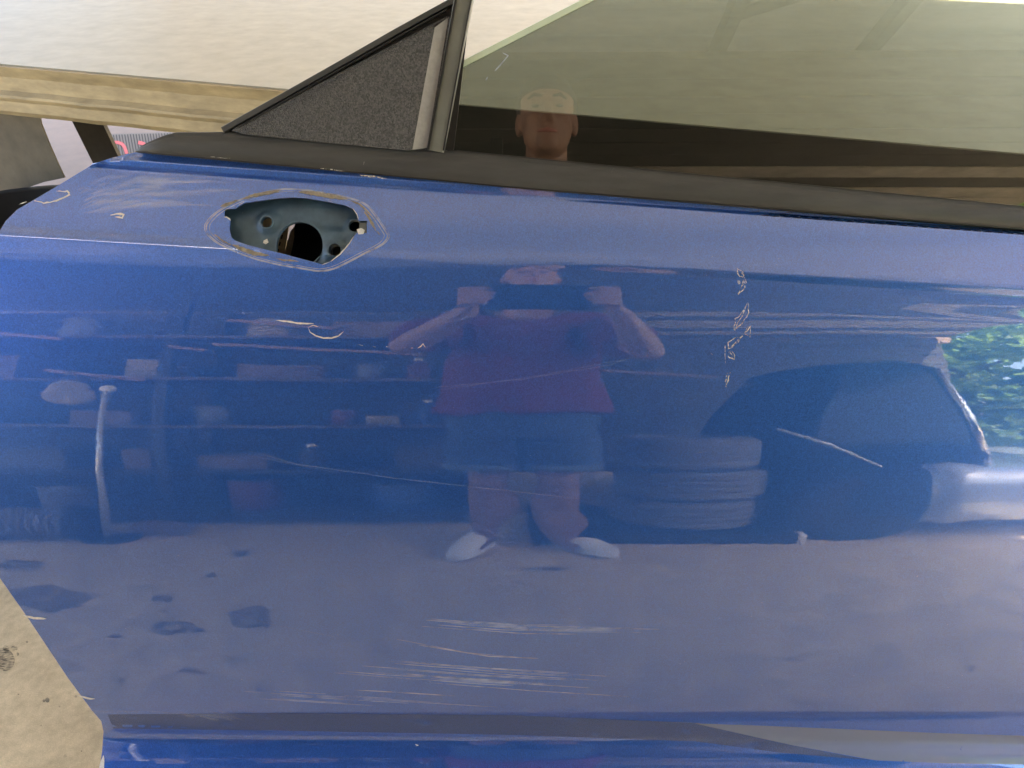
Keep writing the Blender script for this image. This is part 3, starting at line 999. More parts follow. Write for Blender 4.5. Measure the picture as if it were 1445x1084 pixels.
# slanted steel leg
def on_plane(px, py, P, n):
    r = ray(px, py)
    return CAM + r * ((P - CAM).dot(n) / r.dot(n))
lp = e0 + pn * 0.25
A, B, C, D = (on_plane(px, py, lp, pn) for px, py in ((96, 160), (138, 160), (172, 232), (132, 232)))
def leg_from(A, B, C, D, th, name, m, par):
    k = (A.z - 0.0) / max(1e-6, (A.z - D.z))
    D2, C2 = A + (D - A) * k, B + (C - B) * k
    vs = [A, B, C2, D2, A + pn * th, B + pn * th, C2 + pn * th, D2 + pn * th]
    return mesh(name, vs, [(0, 1, 2, 3), (7, 6, 5, 4), (0, 4, 5, 1), (1, 5, 6, 2), (2, 6, 7, 3), (3, 7, 4, 0)], m, par)
leg_from(A, B, C, D, 0.012, 'leg', M['black_metal'], bench)
sft = ed * 2.9
leg_from(*(p + sft for p in (A, B, C, D)), 0.05, 'leg', M['black_metal'], bench)
sft = ed * 2.9 + pn * 1.1
leg_from(*(p + sft for p in (A, B, C, D)), 0.05, 'leg', M['black_metal'], bench)
bm = bmesh.new()
q0 = on_plane(575, 160, e0 - pn * 0.003, pn); q0.z = e0.z
q1 = L1 - pn * 0.003
prism('under_bench_dark', [q0, q1, q1 + pn * 0.002, q0 + pn * 0.002], 0.005, BZ - 0.002, M['bench_dark'], bench)  # black sheet standing in for the shade under the bench

# grey sheet hanging at the left end, black tub under it
def sheet():
    P0 = e0 + pn * 0.06
    out = [(-260, 150), (54, 150), (58, 175), (70, 205), (82, 232), (91, 251), (62, 257), (30, 268), (0, 280), (-40, 298), (-110, 318), (-260, 350)]
    vs = []
    for k, (x, y) in enumerate(out):
        vs.append(on_plane(x, y, P0, pn))
    n = len(vs)
    vs += [v + pn * 0.004 for v in vs]
    fs = [tuple(range(n)), tuple(range(n, 2 * n))[::-1]] + [(k, n + k, n + (k + 1) % n, (k + 1) % n) for k in range(n)]
    o = mesh('rubber_sheet', vs, fs, M['grey_sheet'])
    return tag(o, 'grey rubber sheet with a curved lower edge hanging under the bench', 'rubber sheet')
sheet()
tb = hit(20, 300, 1, 1.45)
tub = empty('plastic_tub', (tb.x, 1.55, 0), 'black plastic tub on the floor under the grey sheet', 'tub')
bm = bmesh.new()
add_lathe(bm, [(0.30, 0.0), (0.34, 0.60), (0.36, 0.62), (0.36, 0.66), (0.33, 0.66), (0.29, 0.05)], (tb.x - 0.18, 1.62, 0), 40)
bm_obj('body', bm, M['black'], tub, True)
# pale board on the ground beyond, and a ribbed mat with red letters
bc = hit(200, 215, 2, 0.0)
board = tag(mesh('board', [(bc.x - 1.3, bc.y - 1.2, 0.004), (bc.x + 3.2, bc.y - 1.2, 0.004), (bc.x + 3.2, bc.y + 2.6, 0.004), (bc.x - 1.3, bc.y + 2.6, 0.004),
                           (bc.x - 1.3, bc.y - 1.2, 0.022), (bc.x + 3.2, bc.y - 1.2, 0.022), (bc.x + 3.2, bc.y + 2.6, 0.022), (bc.x - 1.3, bc.y + 2.6, 0.022)],
                 [(3, 2, 1, 0), (4, 5, 6, 7), (0, 1, 5, 4), (1, 2, 6, 5), (2, 3, 7, 6), (3, 0, 4, 7)], M['pale_board']), 'pale pinkish board lying flat on the ground beyond the workbench', 'board')
mat_o = empty('rubber_mat', hit(215, 205, 2, 0.024).to_tuple(), 'ribbed grey mat with red letters lying on the pale board', 'mat')
MP = [hit(x, y, 2, 0.03) for x, y in ((150, 189), (330, 184), (360, 232), (170, 236))]
mesh('base', [(p.x, p.y, 0.024) for p in MP] + [(p.x, p.y, 0.03) for p in MP], [(0, 1, 2, 3), (7, 6, 5, 4), (0, 4, 5, 1), (1, 5, 6, 2), (2, 6, 7, 3), (3, 7, 4, 0)], M['mat_grey'], mat_o)
S_mat = lambda x, y, off=0.0: (hit(x, y, 2, 0.031 + off), Vector((0, 0, 1)))
rb = [([(x, 190.5 - (x - 152) * 0.03), (x + 8, 234)], 1.5) for x in range(156, 330, 4)]
tag(ribbons('rib', S_mat, rb, M['mat_line'], mat_o, 0.0005, 0, False), kind='stuff')
ribbons('letter', S_mat, [([(158, 201), (166, 201), (172, 203), (176, 208), (179, 217)], 4.6)], M['red'], mat_o, 0.0015, 0, False, 2)
ribbons('letter', S_mat, [([(195, 201), (203, 203), (206, 214)], 5.0)], M['red'], mat_o, 0.0015, 0, False, 2)

# ------------------------------------------------------------------ marks on the floor
S_fl = lambda x, y, off=0.0: (hit(x, y, 2, off), Vector((0, 0, 1)))
def wobble(cx, cy, rx, ry, n=22, amp=0.3, seed=0):
    return [(cx + rx * math.cos(a) * (1 + amp * noise.noise(Vector((math.cos(a) * 1.6, math.sin(a) * 1.6, seed)))), cy + ry * math.sin(a) * (1 + amp * noise.noise(Vector((math.cos(a) * 1.6, math.sin(a) * 1.6, seed + 5))))) for a in (2 * math.pi * k / n for k in range(n))]
blobs('footprint', S_fl, [wobble(5, 931, 17, 15, 20, 0.3, 1), wobble(8.5, 915, 4.5, 4, 12, .3, 2), wobble(20, 915, 5, 4, 12, .3, 3), wobble(25, 923, 1.6, 3, 8, .2, 4)], M['print'], floor, 0.003)
blobs('speck', S_fl, [wobble(x, y, r, r, 8, .3, k) for k, (x, y, r) in enumerate(((67, 988, 3.5), (62, 989, 2), (107, 983, 1.8), (92, 1067, 2.4), (84, 997, 1.2), (38, 906, 1.6), (26, 980, 1.2), (58, 1024, 1.0), (115, 1060, 1)))], M['stain'], floor, 0.003)
def refl_floor(px, py, off=0.0):
    p = reflect(px, py, 2, 0.0)
    return Vector((p.x, p.y, off)), Vector((0, 0, 1))
dark = [wobble(247, 887, 34, 11, 30, 0.55, 11), wobble(228, 846, 14, 6, 20, .4, 12), wobble(355, 872, 32, 16, 26, .5, 13), wobble(232, 862, 3, 4, 8, .3, 3), wobble(161, 899, 10, 2.4, 12, .3, 5), wobble(158, 909, 7, 1.5, 10, .3, 6), wobble(268, 946, 12, 4, 16, .5, 7), wobble(283, 950, 7, 2.5, 10, .3, 8), wobble(285, 931, 5, 1.5, 8, .2, 9),
        wobble(340, 781, 20, 4, 18, .6, 10), wobble(298, 812, 8, 3, 12, .4, 14), wobble(327, 902, 8, 2, 10, .3, 15), wobble(327, 910, 6, 2, 10, .3, 16), wobble(172, 960, 5, 2.5, 8, .3, 17), wobble(60, 845, 75, 14, 34, .7, 18), wobble(28, 798, 34, 8, 24, .6, 19),
        wobble(530, 919, 5, 2, 8, .2, 20), wobble(548, 921, 5, 2, 8, .2, 21), wobble(473, 982, 5, 2.4, 8, .2, 22), wobble(492, 984, 6, 2.4, 8, .2, 23), wobble(508, 989, 6, 2.4, 8, .2, 24), wobble(366, 974, 5, 2, 8, .2, 25),
        wobble(770, 803, 40, 3, 20, .8, 26), wobble(1258, 871, 6, 2, 10, .3, 27), wobble(1117, 931, 8, 2, 10, .4, 28), wobble(1190, 1008, 6, 3, 10, .4, 29), wobble(1170, 993, 10, 2, 10, .4, 30), wobble(1014, 843, 3, 1.4, 8, .3, 31), wobble(1212, 970, 3, 1.6, 8, .3, 32)]
for poly in dark:
    blobs('stain', refl_floor, [poly], M['stain'], floor, 0.003)
M['leaf_dry'] = mat('dry_leaf', (0.45, 0.30, 0.12), 0.8)
blobs('fallen_leaf', refl_floor, [wobble(1332, 856, 5, 3, 7, .5, 1), wobble(1357, 857, 3, 2.5, 7, .5, 2), wobble(1375, 944, 6, 4, 7, .6, 3), wobble(1440, 803, 5, 4, 7, .5, 4)], M['leaf_dry'], floor, 0.006)

# ------------------------------------------------------------------ the shelter the door stands in (seen mirrored in paint and glass)
RXA, RXB, RYA, RYB, RZ = -2.9, 2.9, -3.3, 7.0, 2.42
roof = empty('carport_roof', (0.1, -0.8, RZ), 'milky corrugated carport roof over the floor, seen mirrored in the window', 'roof')
def corr(name, x0, x1, y0, y1, m):
    vs, fs = [], []
    n = max(8, int((y1 - y0) / 0.016))
    for i in range(n + 1):
        y = y0 + (y1 - y0) * i / n
        z = RZ + 0.06 + 0.016 * math.sin(y * 2 * math.pi / 0.19)
        vs += [(x0, y, z), (x1, y, z)]
    for i in range(n):
        a = 2 * i
        fs += [(a, a + 1, a + 3, a + 2)]
    return mesh(name, vs, fs, m, roof, True)
M['glint_sheet'] = translucent('added_glint_sheet', (0.85, 0.83, 0.78), 0.75)  # added unseen bright sheet, puts a glint on the door's left crease
GLINT = (-2.1, -0.95, -0.78, -0.60)
corr('roof_sheet', RXA, GLINT[0], RYA, RYB, M['roof'])
corr('roof_sheet', GLINT[1], RXB, RYA, RYB, M['roof'])
corr('roof_sheet', GLINT[0], GLINT[1], RYA, GLINT[2], M['roof'])
corr('roof_sheet', GLINT[0], GLINT[1], GLINT[3], RYB, M['roof'])
corr('added_glint_panel', *GLINT, M['glint_sheet'])
for x in (-2.6, 0.75, 1.35, 2.5):
    bm = bmesh.new(); add_box(bm, (x - 0.025, RYA, RZ - 0.03), (x + 0.025, -0.62, RZ + 0.038), 0.003); bm_obj('rafter', bm, M['dark_wall'], roof)
for a, b in (((0.78, -1.0), (1.32, -0.66)), ((1.38, -0.66), (2.46, -1.0))):
    bm = bmesh.new(); add_tube(bm, [(*a, RZ + 0.005), (*b, RZ + 0.005)], [0.022, 0.022], 8); bm_obj('brace', bm, M['dark_wall'], roof)
for y in (RYB - 0.05, RYA + 0.05):
    bm = bmesh.new(); add_box(bm, (RXA, y - 0.04, RZ - 0.22), (RXB, y + 0.04, RZ - 0.092), 0.003); bm_obj('beam', bm, M['timber'], roof)
for x, y in ((RXA + 0.1, RYA + 0.05), (1.4, RYA + 0.05), (RXA + 0.1, RYB - 0.05), (RXB - 0.1, RYB - 0.05)):
    bm = bmesh.new(); add_box(bm, (x - 0.05, y - 0.05, 0), (x + 0.05, y + 0.05, RZ - 0.222), 0.004); bm_obj('post', bm, M['timber'], roof)
# back wall of horizontal boards
wall = empty('boarded_wall', (-0.4, -3.12, 0), 'dark boarded wall behind the shelves and the car', 'wall')
bz = 0.0
me0 = None
while bz < 2.2:
    bm = bmesh.new()
    add_box(bm, (-3.4, -3.14 - random.uniform(0, 0.006), bz + 0.004), (2.75, -3.10 + random.uniform(0, 0.006), bz + 0.146), 0.003)
    bm_obj('board', bm, M['dark_wall'], wall)
    bz += 0.15

loft = empty('added_loft', (-0.2, -1.8, 2.2), 'added dark loft boards over the back of the carport, mirrored in the window', 'loft')
ly = -3.09  # loft added to darken what the door and window mirror
while ly < -1.05:
    bm = bmesh.new()
    z = 2.25 + random.uniform(-0.004, 0.004)
    add_box(bm, (RXA + 0.05, ly, z), (RXB - 0.1, ly + 0.142, z + 0.03), 0.003)
    bm_obj('board', bm, M['dark_wall'] if random.random() < 0.6 else M['loft_pale'], loft)
    ly += 0.15
bm = bmesh.new(); add_box(bm, (-3.4, -3.17, 0.0), (2.75, -3.148, 2.24)); bm_obj('backing', bm, M['dark_wall'], wall)
# shelving at the left
SHY = -1.0
shelf = empty('shelving', (-1.25, SHY - 0.2, 0), 'tall timber shelving full of odds and ends, mirrored at left', 'shelving')
for x in (-2.35, -1.2, -0.12):
    for y in (SHY - 0.02, SHY - 0.4):
        bm = bmesh.new(); add_box(bm, (x - 0.022, y - 0.022, 0), (x + 0.022, y + 0.022, 1.95), 0.002); bm_obj('upright', bm, M['black_metal'], shelf)
LEV = [0.10, 0.46, 0.84, 1.20, 1.56]
for z in LEV:
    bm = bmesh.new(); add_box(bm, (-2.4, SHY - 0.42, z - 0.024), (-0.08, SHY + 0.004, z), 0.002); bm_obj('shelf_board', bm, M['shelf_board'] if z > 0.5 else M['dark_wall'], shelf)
bm = bmesh.new(); add_box(bm, (-2.4, SHY - 0.445, 0.1), (-0.08, SHY - 0.425, 1.95)); bm_obj('back_panel', bm, M['dark_wall'], shelf)

M['pale_rail'] = mat('pinkish_batten', (0.34, 0.22, 0.17), 0.7, var=0.3, vscale=15)
for a, b in (((322, 452), (470, 463)), ((300, 486), (600, 501)), ((62, 522), (205, 536)), ((0, 470), (90, 479)), ((240, 489), (292, 494)), ((850, 523), (1010, 532)), ((880, 640), (1010, 650))):
    A_, B_ = reflect(*a, 1, SHY + 0.012), reflect(*b, 1, SHY + 0.012)
    bm = bmesh.new(); add_tube(bm, [A_, B_], [0.012, 0.012], 4); bm_obj('batten', bm, M['pale_rail'], shelf)
def box_thing(x, y, z, w, d, h, m, name, label, cat, rz=0.0):
    t = empty(name, (x, y, z), label, cat)
    bm = bmesh.new(); add_box(bm, (x - w / 2, y - d / 2, z), (x + w / 2, y + d / 2, z + h), 0.004, rz); bm_obj('body', bm, m, t)
    bm = bmesh.new(); add_box(bm, (x - w / 2 + 0.004, y - 0.006, z + h), (x + w / 2 - 0.004, y + 0.006, z + h + 0.002), 0, rz, (x, y, z)); bm_obj('tape', bm, M['white_paper'], t)
    return t
def can_thing(x, y, z, r, h, m, name, label, cat):
    t = empty(name, (x, y, z), label, cat)
    bm = bmesh.new(); add_lathe(bm, [(r * 0.97, 0), (r, 0.004), (r, h - 0.004), (r * 0.97, h)], (x, y, z), 24); bm_obj('body', bm, m, t, True)
    bm = bmesh.new(); add_lathe(bm, [(r * 1.04, h - 0.006), (r * 1.04, h + 0.004), (r * 0.9, h + 0.004)], (x, y, z), 24); bm_obj('lid', bm, M['can_grey'], t, True)
    return t
def bottle_thing(x, y, z, r, h, m, name, label, cat):
    t = empty(name, (x, y, z), label, cat)
    bm = bmesh.new(); add_lathe(bm, [(r * 0.9, 0), (r, 0.01), (r, h * 0.62), (r * 0.4, h * 0.8), (r * 0.34, h * 0.88)], (x, y, z), 20); bm_obj('body', bm, m, t, True)
    bm = bmesh.new(); add_lathe(bm, [(r * 0.42, h * 0.87), (r * 0.42, h)], (x, y, z), 16); bm_obj('cap', bm, M['white_paper'], t)
    return t
pz = reflect(195, 612, 1, SHY - 0.1)
box_thing(pz.x, SHY - 0.13, 0.46, 0.10, 0.12, 0.17, M['card'], 'cardboard_box', 'small upright cardboard box on the second lowest shelf', 'box')
box_thing(-1.42, SHY - 0.16, 0.84, 0.22, 0.2, 0.11, M['card'], 'cardboard_box', 'flat cardboard box on the middle shelf near the left', 'box', 0.1)
box_thing(-0.82, SHY - 0.15, 1.2, 0.30, 0.22, 0.12, M['card'], 'cardboard_box', 'wide cardboard box on the fourth shelf beside the grey tin', 'box', -0.08)
box_thing(-0.45, SHY - 0.15, 0.84, 0.12, 0.16, 0.07, M['plasticbag'], 'parts_carton', 'small tan carton on the middle shelf beside the red tin', 'carton')
box_thing(-1.9, SHY - 0.18, 1.2, 0.34, 0.26, 0.2, M['card'], 'cardboard_box', 'large cardboard box on the fourth shelf at its left end', 'box', 0.05)
can_thing(-1.08, SHY - 0.15, 0.84, 0.07, 0.15, M['can_grey'], 'paint_tin', 'grey paint tin on the middle shelf by the centre upright', 'paint tin')
can_thing(-0.6, SHY - 0.14, 0.84, 0.05, 0.12, M['can_red'], 'paint_tin', 'faded red tin on the middle shelf beside the tan carton', 'paint tin')
can_thing(-0.52, SHY - 0.16, 1.2, 0.06, 0.14, M['can_grey'], 'paint_tin', 'grey tin on the fourth shelf beside the wide box', 'paint tin')
bottle_thing(-0.3, SHY - 0.14, 0.84, 0.04, 0.2, M['jug_blue'], 'oil_bottle', 'blue bottle with white cap on the middle shelf', 'bottle')
bottle_thing(-0.72, SHY - 0.14, 0.46, 0.05, 0.22, M['grey_sheet'], 'oil_bottle', 'dark bottle with white cap on the second lowest shelf', 'bottle')
bottle_thing(-0.34, SHY - 0.14, 1.2, 0.045, 0.2, M['can_red'], 'oil_bottle', 'red bottle with white cap on the fourth shelf', 'bottle')

for i, (x, z, r, h, mk, lb) in enumerate(((-2.2, 0.10, 0.11, 0.24, 'can_grey', 'grey bucket on the bottom shelf at its left end'), (-1.65, 0.10, 0.09, 0.2, 'tyre', 'dusty black bucket on the bottom shelf left of centre'), (-0.95, 0.10, 0.1, 0.26, 'can_red', 'red drum on the bottom shelf right of the centre upright'),
        (-0.4, 0.10, 0.12, 0.22, 'jug_blue', 'blue drum on the bottom shelf at its right end'), (-1.62, 1.56, 0.08, 0.2, 'can_grey', 'grey tin on the top shelf near the left'), (-0.9, 1.56, 0.1, 0.18, 'plasticbag', 'tan tub on the top shelf near the middle'))):
    can_thing(x, SHY - 0.17, z, r, h, M[mk], 'storage_tin', lb, 'tin')
for i, (x, z, w, h, mk, lb) in enumerate(((-1.75, 0.46, 0.36, 0.18, 'grey_sheet', 'long dark crate on the second lowest shelf at left'), (-0.98, 0.46, 0.24, 0.12, 'card', 'low cardboard box on the second lowest shelf by the centre upright'), (-0.3, 0.46, 0.2, 0.2, 'grey_sheet', 'square dark crate on the second lowest shelf at right'), (-1.3, 1.2, 0.12, 0.16, 'plasticbag', 'tan carton on the fourth shelf left of the centre upright'), (-2.1, 0.84, 0.2, 0.2, 'grey_sheet', 'dark crate on the middle shelf at its left end'), (-0.45, 1.56, 0.4, 0.16, 'card', 'long cardboard box on the top shelf at right'))):
    box_thing(x, SHY - 0.17, z, w, 0.24, h, M[mk], 'storage_box', lb, 'box', 0.04 * (i % 3 - 1))
# things standing on the floor in front of the shelves
pb, pt = reflect(138, 700, 1, -0.76), reflect(150, 552, 1, -0.76)
pb.y, pb.z = -0.76, 0.0
pole = empty('steel_pole', (pb.x, pb.y, 0), 'thin bright steel pole standing on the floor before the shelving', 'pole')
bm = bmesh.new(); add_tube(bm, [(pb.x, pb.y, 0.01), (pt.x, pb.y, pt.z)], [0.017, 0.015], 14); bm_obj('tube', bm, M['pale_metal'], pole, True)
bm = bmesh.new(); add_lathe(bm, [(0.09, 0), (0.09, 0.008), (0.03, 0.02), (0.018, 0.03)], (pb.x, pb.y, 0), 24); bm_obj('foot', bm, M['black_metal'], pole, True)
bm = bmesh.new(); add_ball(bm, (pt.x, pb.y, pt.z + 0.015), 0.025, 2); bm_obj('cap', bm, M['white_shoe'], pole, True)
bgp = reflect(100, 548, 1, SHY + 0.03)
bag = empty('cloth_bag', (bgp.x, SHY + 0.05, bgp.z - 0.12), 'tan cloth bag hanging from the shelving beside the steel pole', 'bag')
bm = bmesh.new()
add_ball(bm, (bgp.x, SHY + 0.06, bgp.z - 0.02), (0.085, 0.04, 0.09), 3)
add_ball(bm, (bgp.x + 0.05, SHY + 0.06, bgp.z - 0.06), (0.06, 0.035, 0.06), 3)
remesh('body', bm, M['plasticbag'], bag, 0.008, 3, 0.03, 14)
bm = bmesh.new(); add_tube(bm, [(bgp.x - 0.04, SHY + 0.05, bgp.z + 0.03), (bgp.x - 0.02, SHY + 0.02, bgp.z + 0.16), (bgp.x + 0.03, SHY + 0.03, bgp.z + 0.03)], [0.006, 0.006, 0.006], 8); bm_obj('strap', bm, M['plasticbag'], bag)
r1, r2 = reflect(205, 700, 1, -0.78), reflect(275, 713, 2, 0.0)
bd = empty('offcut_board', (r1.x, -0.8, 0), 'rounded brown plywood offcut standing against the bottom shelf', 'board')
bm = bmesh.new(); add_lathe(bm, [(0.001, -0.008), (0.11, -0.008), (0.11, 0.008), (0.001, 0.008)], (0, 0, 0), 32, 'y')
for v in bm.verts:
    v.co = Vector((r1.x + v.co.x * 1.0, -0.81 + v.co.y, 0.066 + v.co.z * 0.6))
bm_obj('panel', bm, M['card'], bd)
st = empty('metal_strip', (r2.x, r2.y, 0), 'thin pale metal strip lying on the floor before the shelving', 'strip')
bm = bmesh.new(); add_box(bm, (r2.x - 0.14, r2.y - 0.012, 0.004), (r2.x + 0.14, r2.y + 0.012, 0.014), 0.002); bm_obj('bar', bm, M['pale_metal'], st)
hb = reflect(20, 675, 1, -0.75)
roll = empty('hose_reel', (hb.x, -0.78, 0), 'dark hose reel lying low at the left of the shelving', 'hose reel')
bm = bmesh.new()
add_lathe(bm, [(0.07, -0.16), (0.13, -0.16), (0.13, -0.145), (0.09, -0.14), (0.09, 0.14), (0.13, 0.145), (0.13, 0.16), (0.07, 0.16)], (hb.x, -0.78, 0.13), 32, 'x')
bm_obj('drum', bm, M['black_metal'], roll, True)
bm = bmesh.new()
for k in range(9):
    add_lathe(bm, [(0.092, -0.015), (0.108, -0.008), (0.108, 0.008), (0.092, 0.015)], (hb.x - 0.124 + k * 0.031, -0.78, 0.13), 24, 'x')
bm_obj('hose', bm, M['tyre'], roll, True)

# stack of tyres on a low dark platform
ty = reflect(965, 720, 1, -0.72)
plat = empty('low_platform', (ty.x, -0.95, 0), 'low dark platform under the tyre stack with a pale end cap', 'platform')
c1 = reflect(1108, 752, 2, 0.0)
px1, px0 = c1.x, reflect(850, 745, 1, -0.7).x
bm = bmesh.new(); add_box(bm, (px0 - 0.2, -1.26, 0.0), (px1 - 0.03, -0.68, 0.075), 0.006); bm_obj('deck', bm, M['black_metal'], plat)
bm = bmesh.new(); add_box(bm, (px1 - 0.028, -1.26, 0.0), (px1, -0.675, 0.078), 0.008); bm_obj('end_cap', bm, M['white_paper'], plat)
tr_r = (reflect(1070, 690, 1, -0.95).x - reflect(860, 690, 1, -0.95).x) / 2
tcx = (reflect(1070, 690, 1, -0.95).x + reflect(860, 690, 1, -0.95).x) / 2
TH = 0.222
tyre_labels = ['worn grey tyre at the bottom of the stack on the low platform', 'worn grey tyre in the middle of the stack on the low platform', 'worn grey tyre on top of the stack on the low platform']
def tyre_mesh(root):
    bm = bmesh.new()
    R = tr_r
    h = TH
    add_lathe(bm, [(R * 0.62, 0.012), (R * 0.72, 0.002), (R * 0.90, 0.006), (R * 0.97, 0.02), (R * 1.0, 0.035), (R * 1.0, h * 0.30), (R * 0.985, h * 0.31), (R * 0.985, h * 0.335), (R * 1.0, h * 0.345), (R * 1.0, h * 0.49), (R * 0.985, h * 0.5), (R * 0.985, h * 0.525), (R * 1.0, h * 0.535), (R * 1.0, h * 0.68), (R * 0.985, h * 0.69), (R * 0.985, h * 0.715), (R, h * 0.725), (R, h - 0.035), (R * 0.97, h - 0.02), (R * 0.90, h - 0.006), (R * 0.72, h - 0.002), (R * 0.62, h - 0.012), (R * 0.62, 0.012)], (0, 0, 0), 96)
    for v in bm.verts:                                 # cross grooves of the tread
        q = math.hypot(v.co.x, v.co.y)
        k = round(math.atan2(v.co.y, v.co.x) / (2 * math.pi / 96))
        if q > R * 0.96 and k % 2:
            f = 1 - (0.022 if v.co.z < h * 0.3 or v.co.z > h * 0.7 else 0.010)
            v.co.x *= f; v.co.y *= f
    bmesh.ops.remove_doubles(bm, verts=bm.verts, dist=1e-5)
    bmesh.ops.recalc_face_normals(bm, faces=bm.faces)
    me = bpy.data.meshes.new('tread')
    bm.to_mesh(me); bm.free()
    me.materials.append(M['tyre'])
    me.polygons.foreach_set('use_smooth', [True] * len(me.polygons))
    o = bpy.data.objects.new('tread', me); COL.objects.link(o); o.parent = root
    return o
tyre0 = None
for k in range(3):
    if k == 0:
        tyre0 = empty('tyre', (0, 0, 0), tyre_labels[0], 'tyre', 'tyres stacked on the platform')
        tread0 = tyre_mesh(tyre0)
        root = tyre0
    else:
        root = tyre0.copy(); COL.objects.link(root)
        c = tread0.copy(); COL.objects.link(c); c.parent = root
        root['label'] = tyre_labels[k]
    root.location = (tcx + (0, 0.012, -0.015)[k], -0.95, 0.078 + k * TH)

# low dark car side-on at the right
CY0, CY1 = -0.70, -2.30                                 # near and far flank
car = empty('parked_car', (1.5, -1.8, 0), 'low dark sports car parked side-on under the carport, mirrored at right', 'car')
PT, PB_ = reflect(1322, 520, 1, CY0 - 0.2), reflect(1392, 656, 1, CY0 - 0.12)
SA, SB, SC_ = (reflect(x, y, 1, CY0 + 0.03) for x, y in ((1102, 606), (1175, 628), (1250, 660)))
ZH = reflect(1420, 657, 1, CY0 - 0.08).z
def loft_car(name, m, xa, xb, inf):
    """body: cross-sections along x, each a ring in y,z"""
    st = [(0.86, 0.30, ZH - 0.12, 0.80), (0.93, 0.20, ZH - 0.03, 0.93), (1.1, 0.15, ZH + 0.01, 1.0), (PB_.x - 0.22, 0.13, ZH + 0.01, 1.0), (PB_.x - 0.02, 0.13, ZH + 0.008, 1.0), (PB_.x + 0.3, 0.13, ZH, 1.0), (PB_.x + 0.8, 0.14, ZH - 0.01, 1.0), (PB_.x + 1.3, 0.16, ZH - 0.05, 0.97), (PB_.x + 1.7, 0.2, ZH - 0.13, 0.88), (PB_.x + 1.85, 0.26, ZH - 0.22, 0.7)]
    st = [r for r in st if xa <= r[0] <= xb]
    bm = bmesh.new()
    yc, hw = (CY0 + CY1) / 2, (CY0 - CY1) / 2 + inf
    rings = []
    for x, z0, z1, w in st:
        ring = []
        for a, b in ((0.86, 0), (0.97, 0.10), (1.0, 0.3), (1.0, 0.5), (0.985, 0.66), (0.97, 0.78), (0.93, 0.90), (0.86, 0.965), (0.6, 0.995), (0.0, 1.0)):
            ring.append((a * w, z0 + (z1 - z0) * b))
        full = [(y, z) for y, z in ring] + [(-y, z) for y, z in ring[-2::-1]]
        rings.append([bm.verts.new((x, yc + y * hw, z)) for y, z in full])
    for a, b in zip(rings, rings[1:]):
        for i in range(len(a) - 1):
            bm.faces.new((a[i], a[i + 1], b[i + 1], b[i]))
        bm.faces.new((a[-1], a[0], b[0], b[-1]))
    bm.faces.new(rings[0]); bm.faces.new(rings[-1])
    bmesh.ops.recalc_face_normals(bm, faces=bm.faces)
    bmesh.ops.subdivide_edges(bm, edges=[e for e in bm.edges if abs(e.verts[0].co.x - e.verts[1].co.x) > 0.2], cuts=1, smooth=0.6)
    return bm_obj(name, bm, m, car, True)
yc = (CY0 + CY1) / 2
loft_car('body', M['car'], -1, PB_.x - 0.01, 0)
loft_car('front_wing', M['lit_wing'], PB_.x - 0.23, 9, 0.006)  # daylight on the dark car's front painted in as lighter grey
def cab_w(z):
    return 0.68 - 0.10 * max(0, z - ZH) / (PT.z - ZH)
def cabin():
    bm = bmesh.new()
    prof = [(0.92, ZH), (1.0, (ZH + PT.z) / 2), (1.12, PT.z - 0.02), (1.25, PT.z + 0.05), (PT.x - 0.12, PT.z + 0.05), (PT.x, PT.z), (PB_.x, PB_.z)]
    inner = []
    for s in (1, -1):
        inner.append([bm.verts.new((x, yc + s * cab_w(z), z)) for x, z in prof])
    a, b = inner
    bm.faces.new(a); bm.faces.new(b[::-1])
    for k in range(len(prof) - 1):
        bm.faces.new((a[k], b[k], b[k + 1], a[k + 1]))
    bm.faces.new((a[-1], b[-1], b[0], a[0]))
    return bm_obj('cabin_glass', bm, M['car_glass'], car)
cabin()
bm = bmesh.new()
def side_line(s, pts, r):
    add_tube(bm, [(x, yc + s * (cab_w(z) + 0.004), z) for x, z in pts], [r] * len(pts), 8)
for s in (1, -1):
    side_line(s, [(0.92, ZH), (1.0, (ZH + PT.z) / 2), (1.12, PT.z - 0.02), (1.25, PT.z + 0.05), (PT.x - 0.12, PT.z + 0.05), (PT.x, PT.z)], 0.012)
bm_obj('roof_rail', bm, M['inner_black'], car, True)
bm = bmesh.new(); add_ball(bm, ((1.1 + PT.x) / 2, yc, PT.z + 0.035), (0.24, 0.56, 0.05), 3); bm_obj('roof', bm, M['car'], car, True)
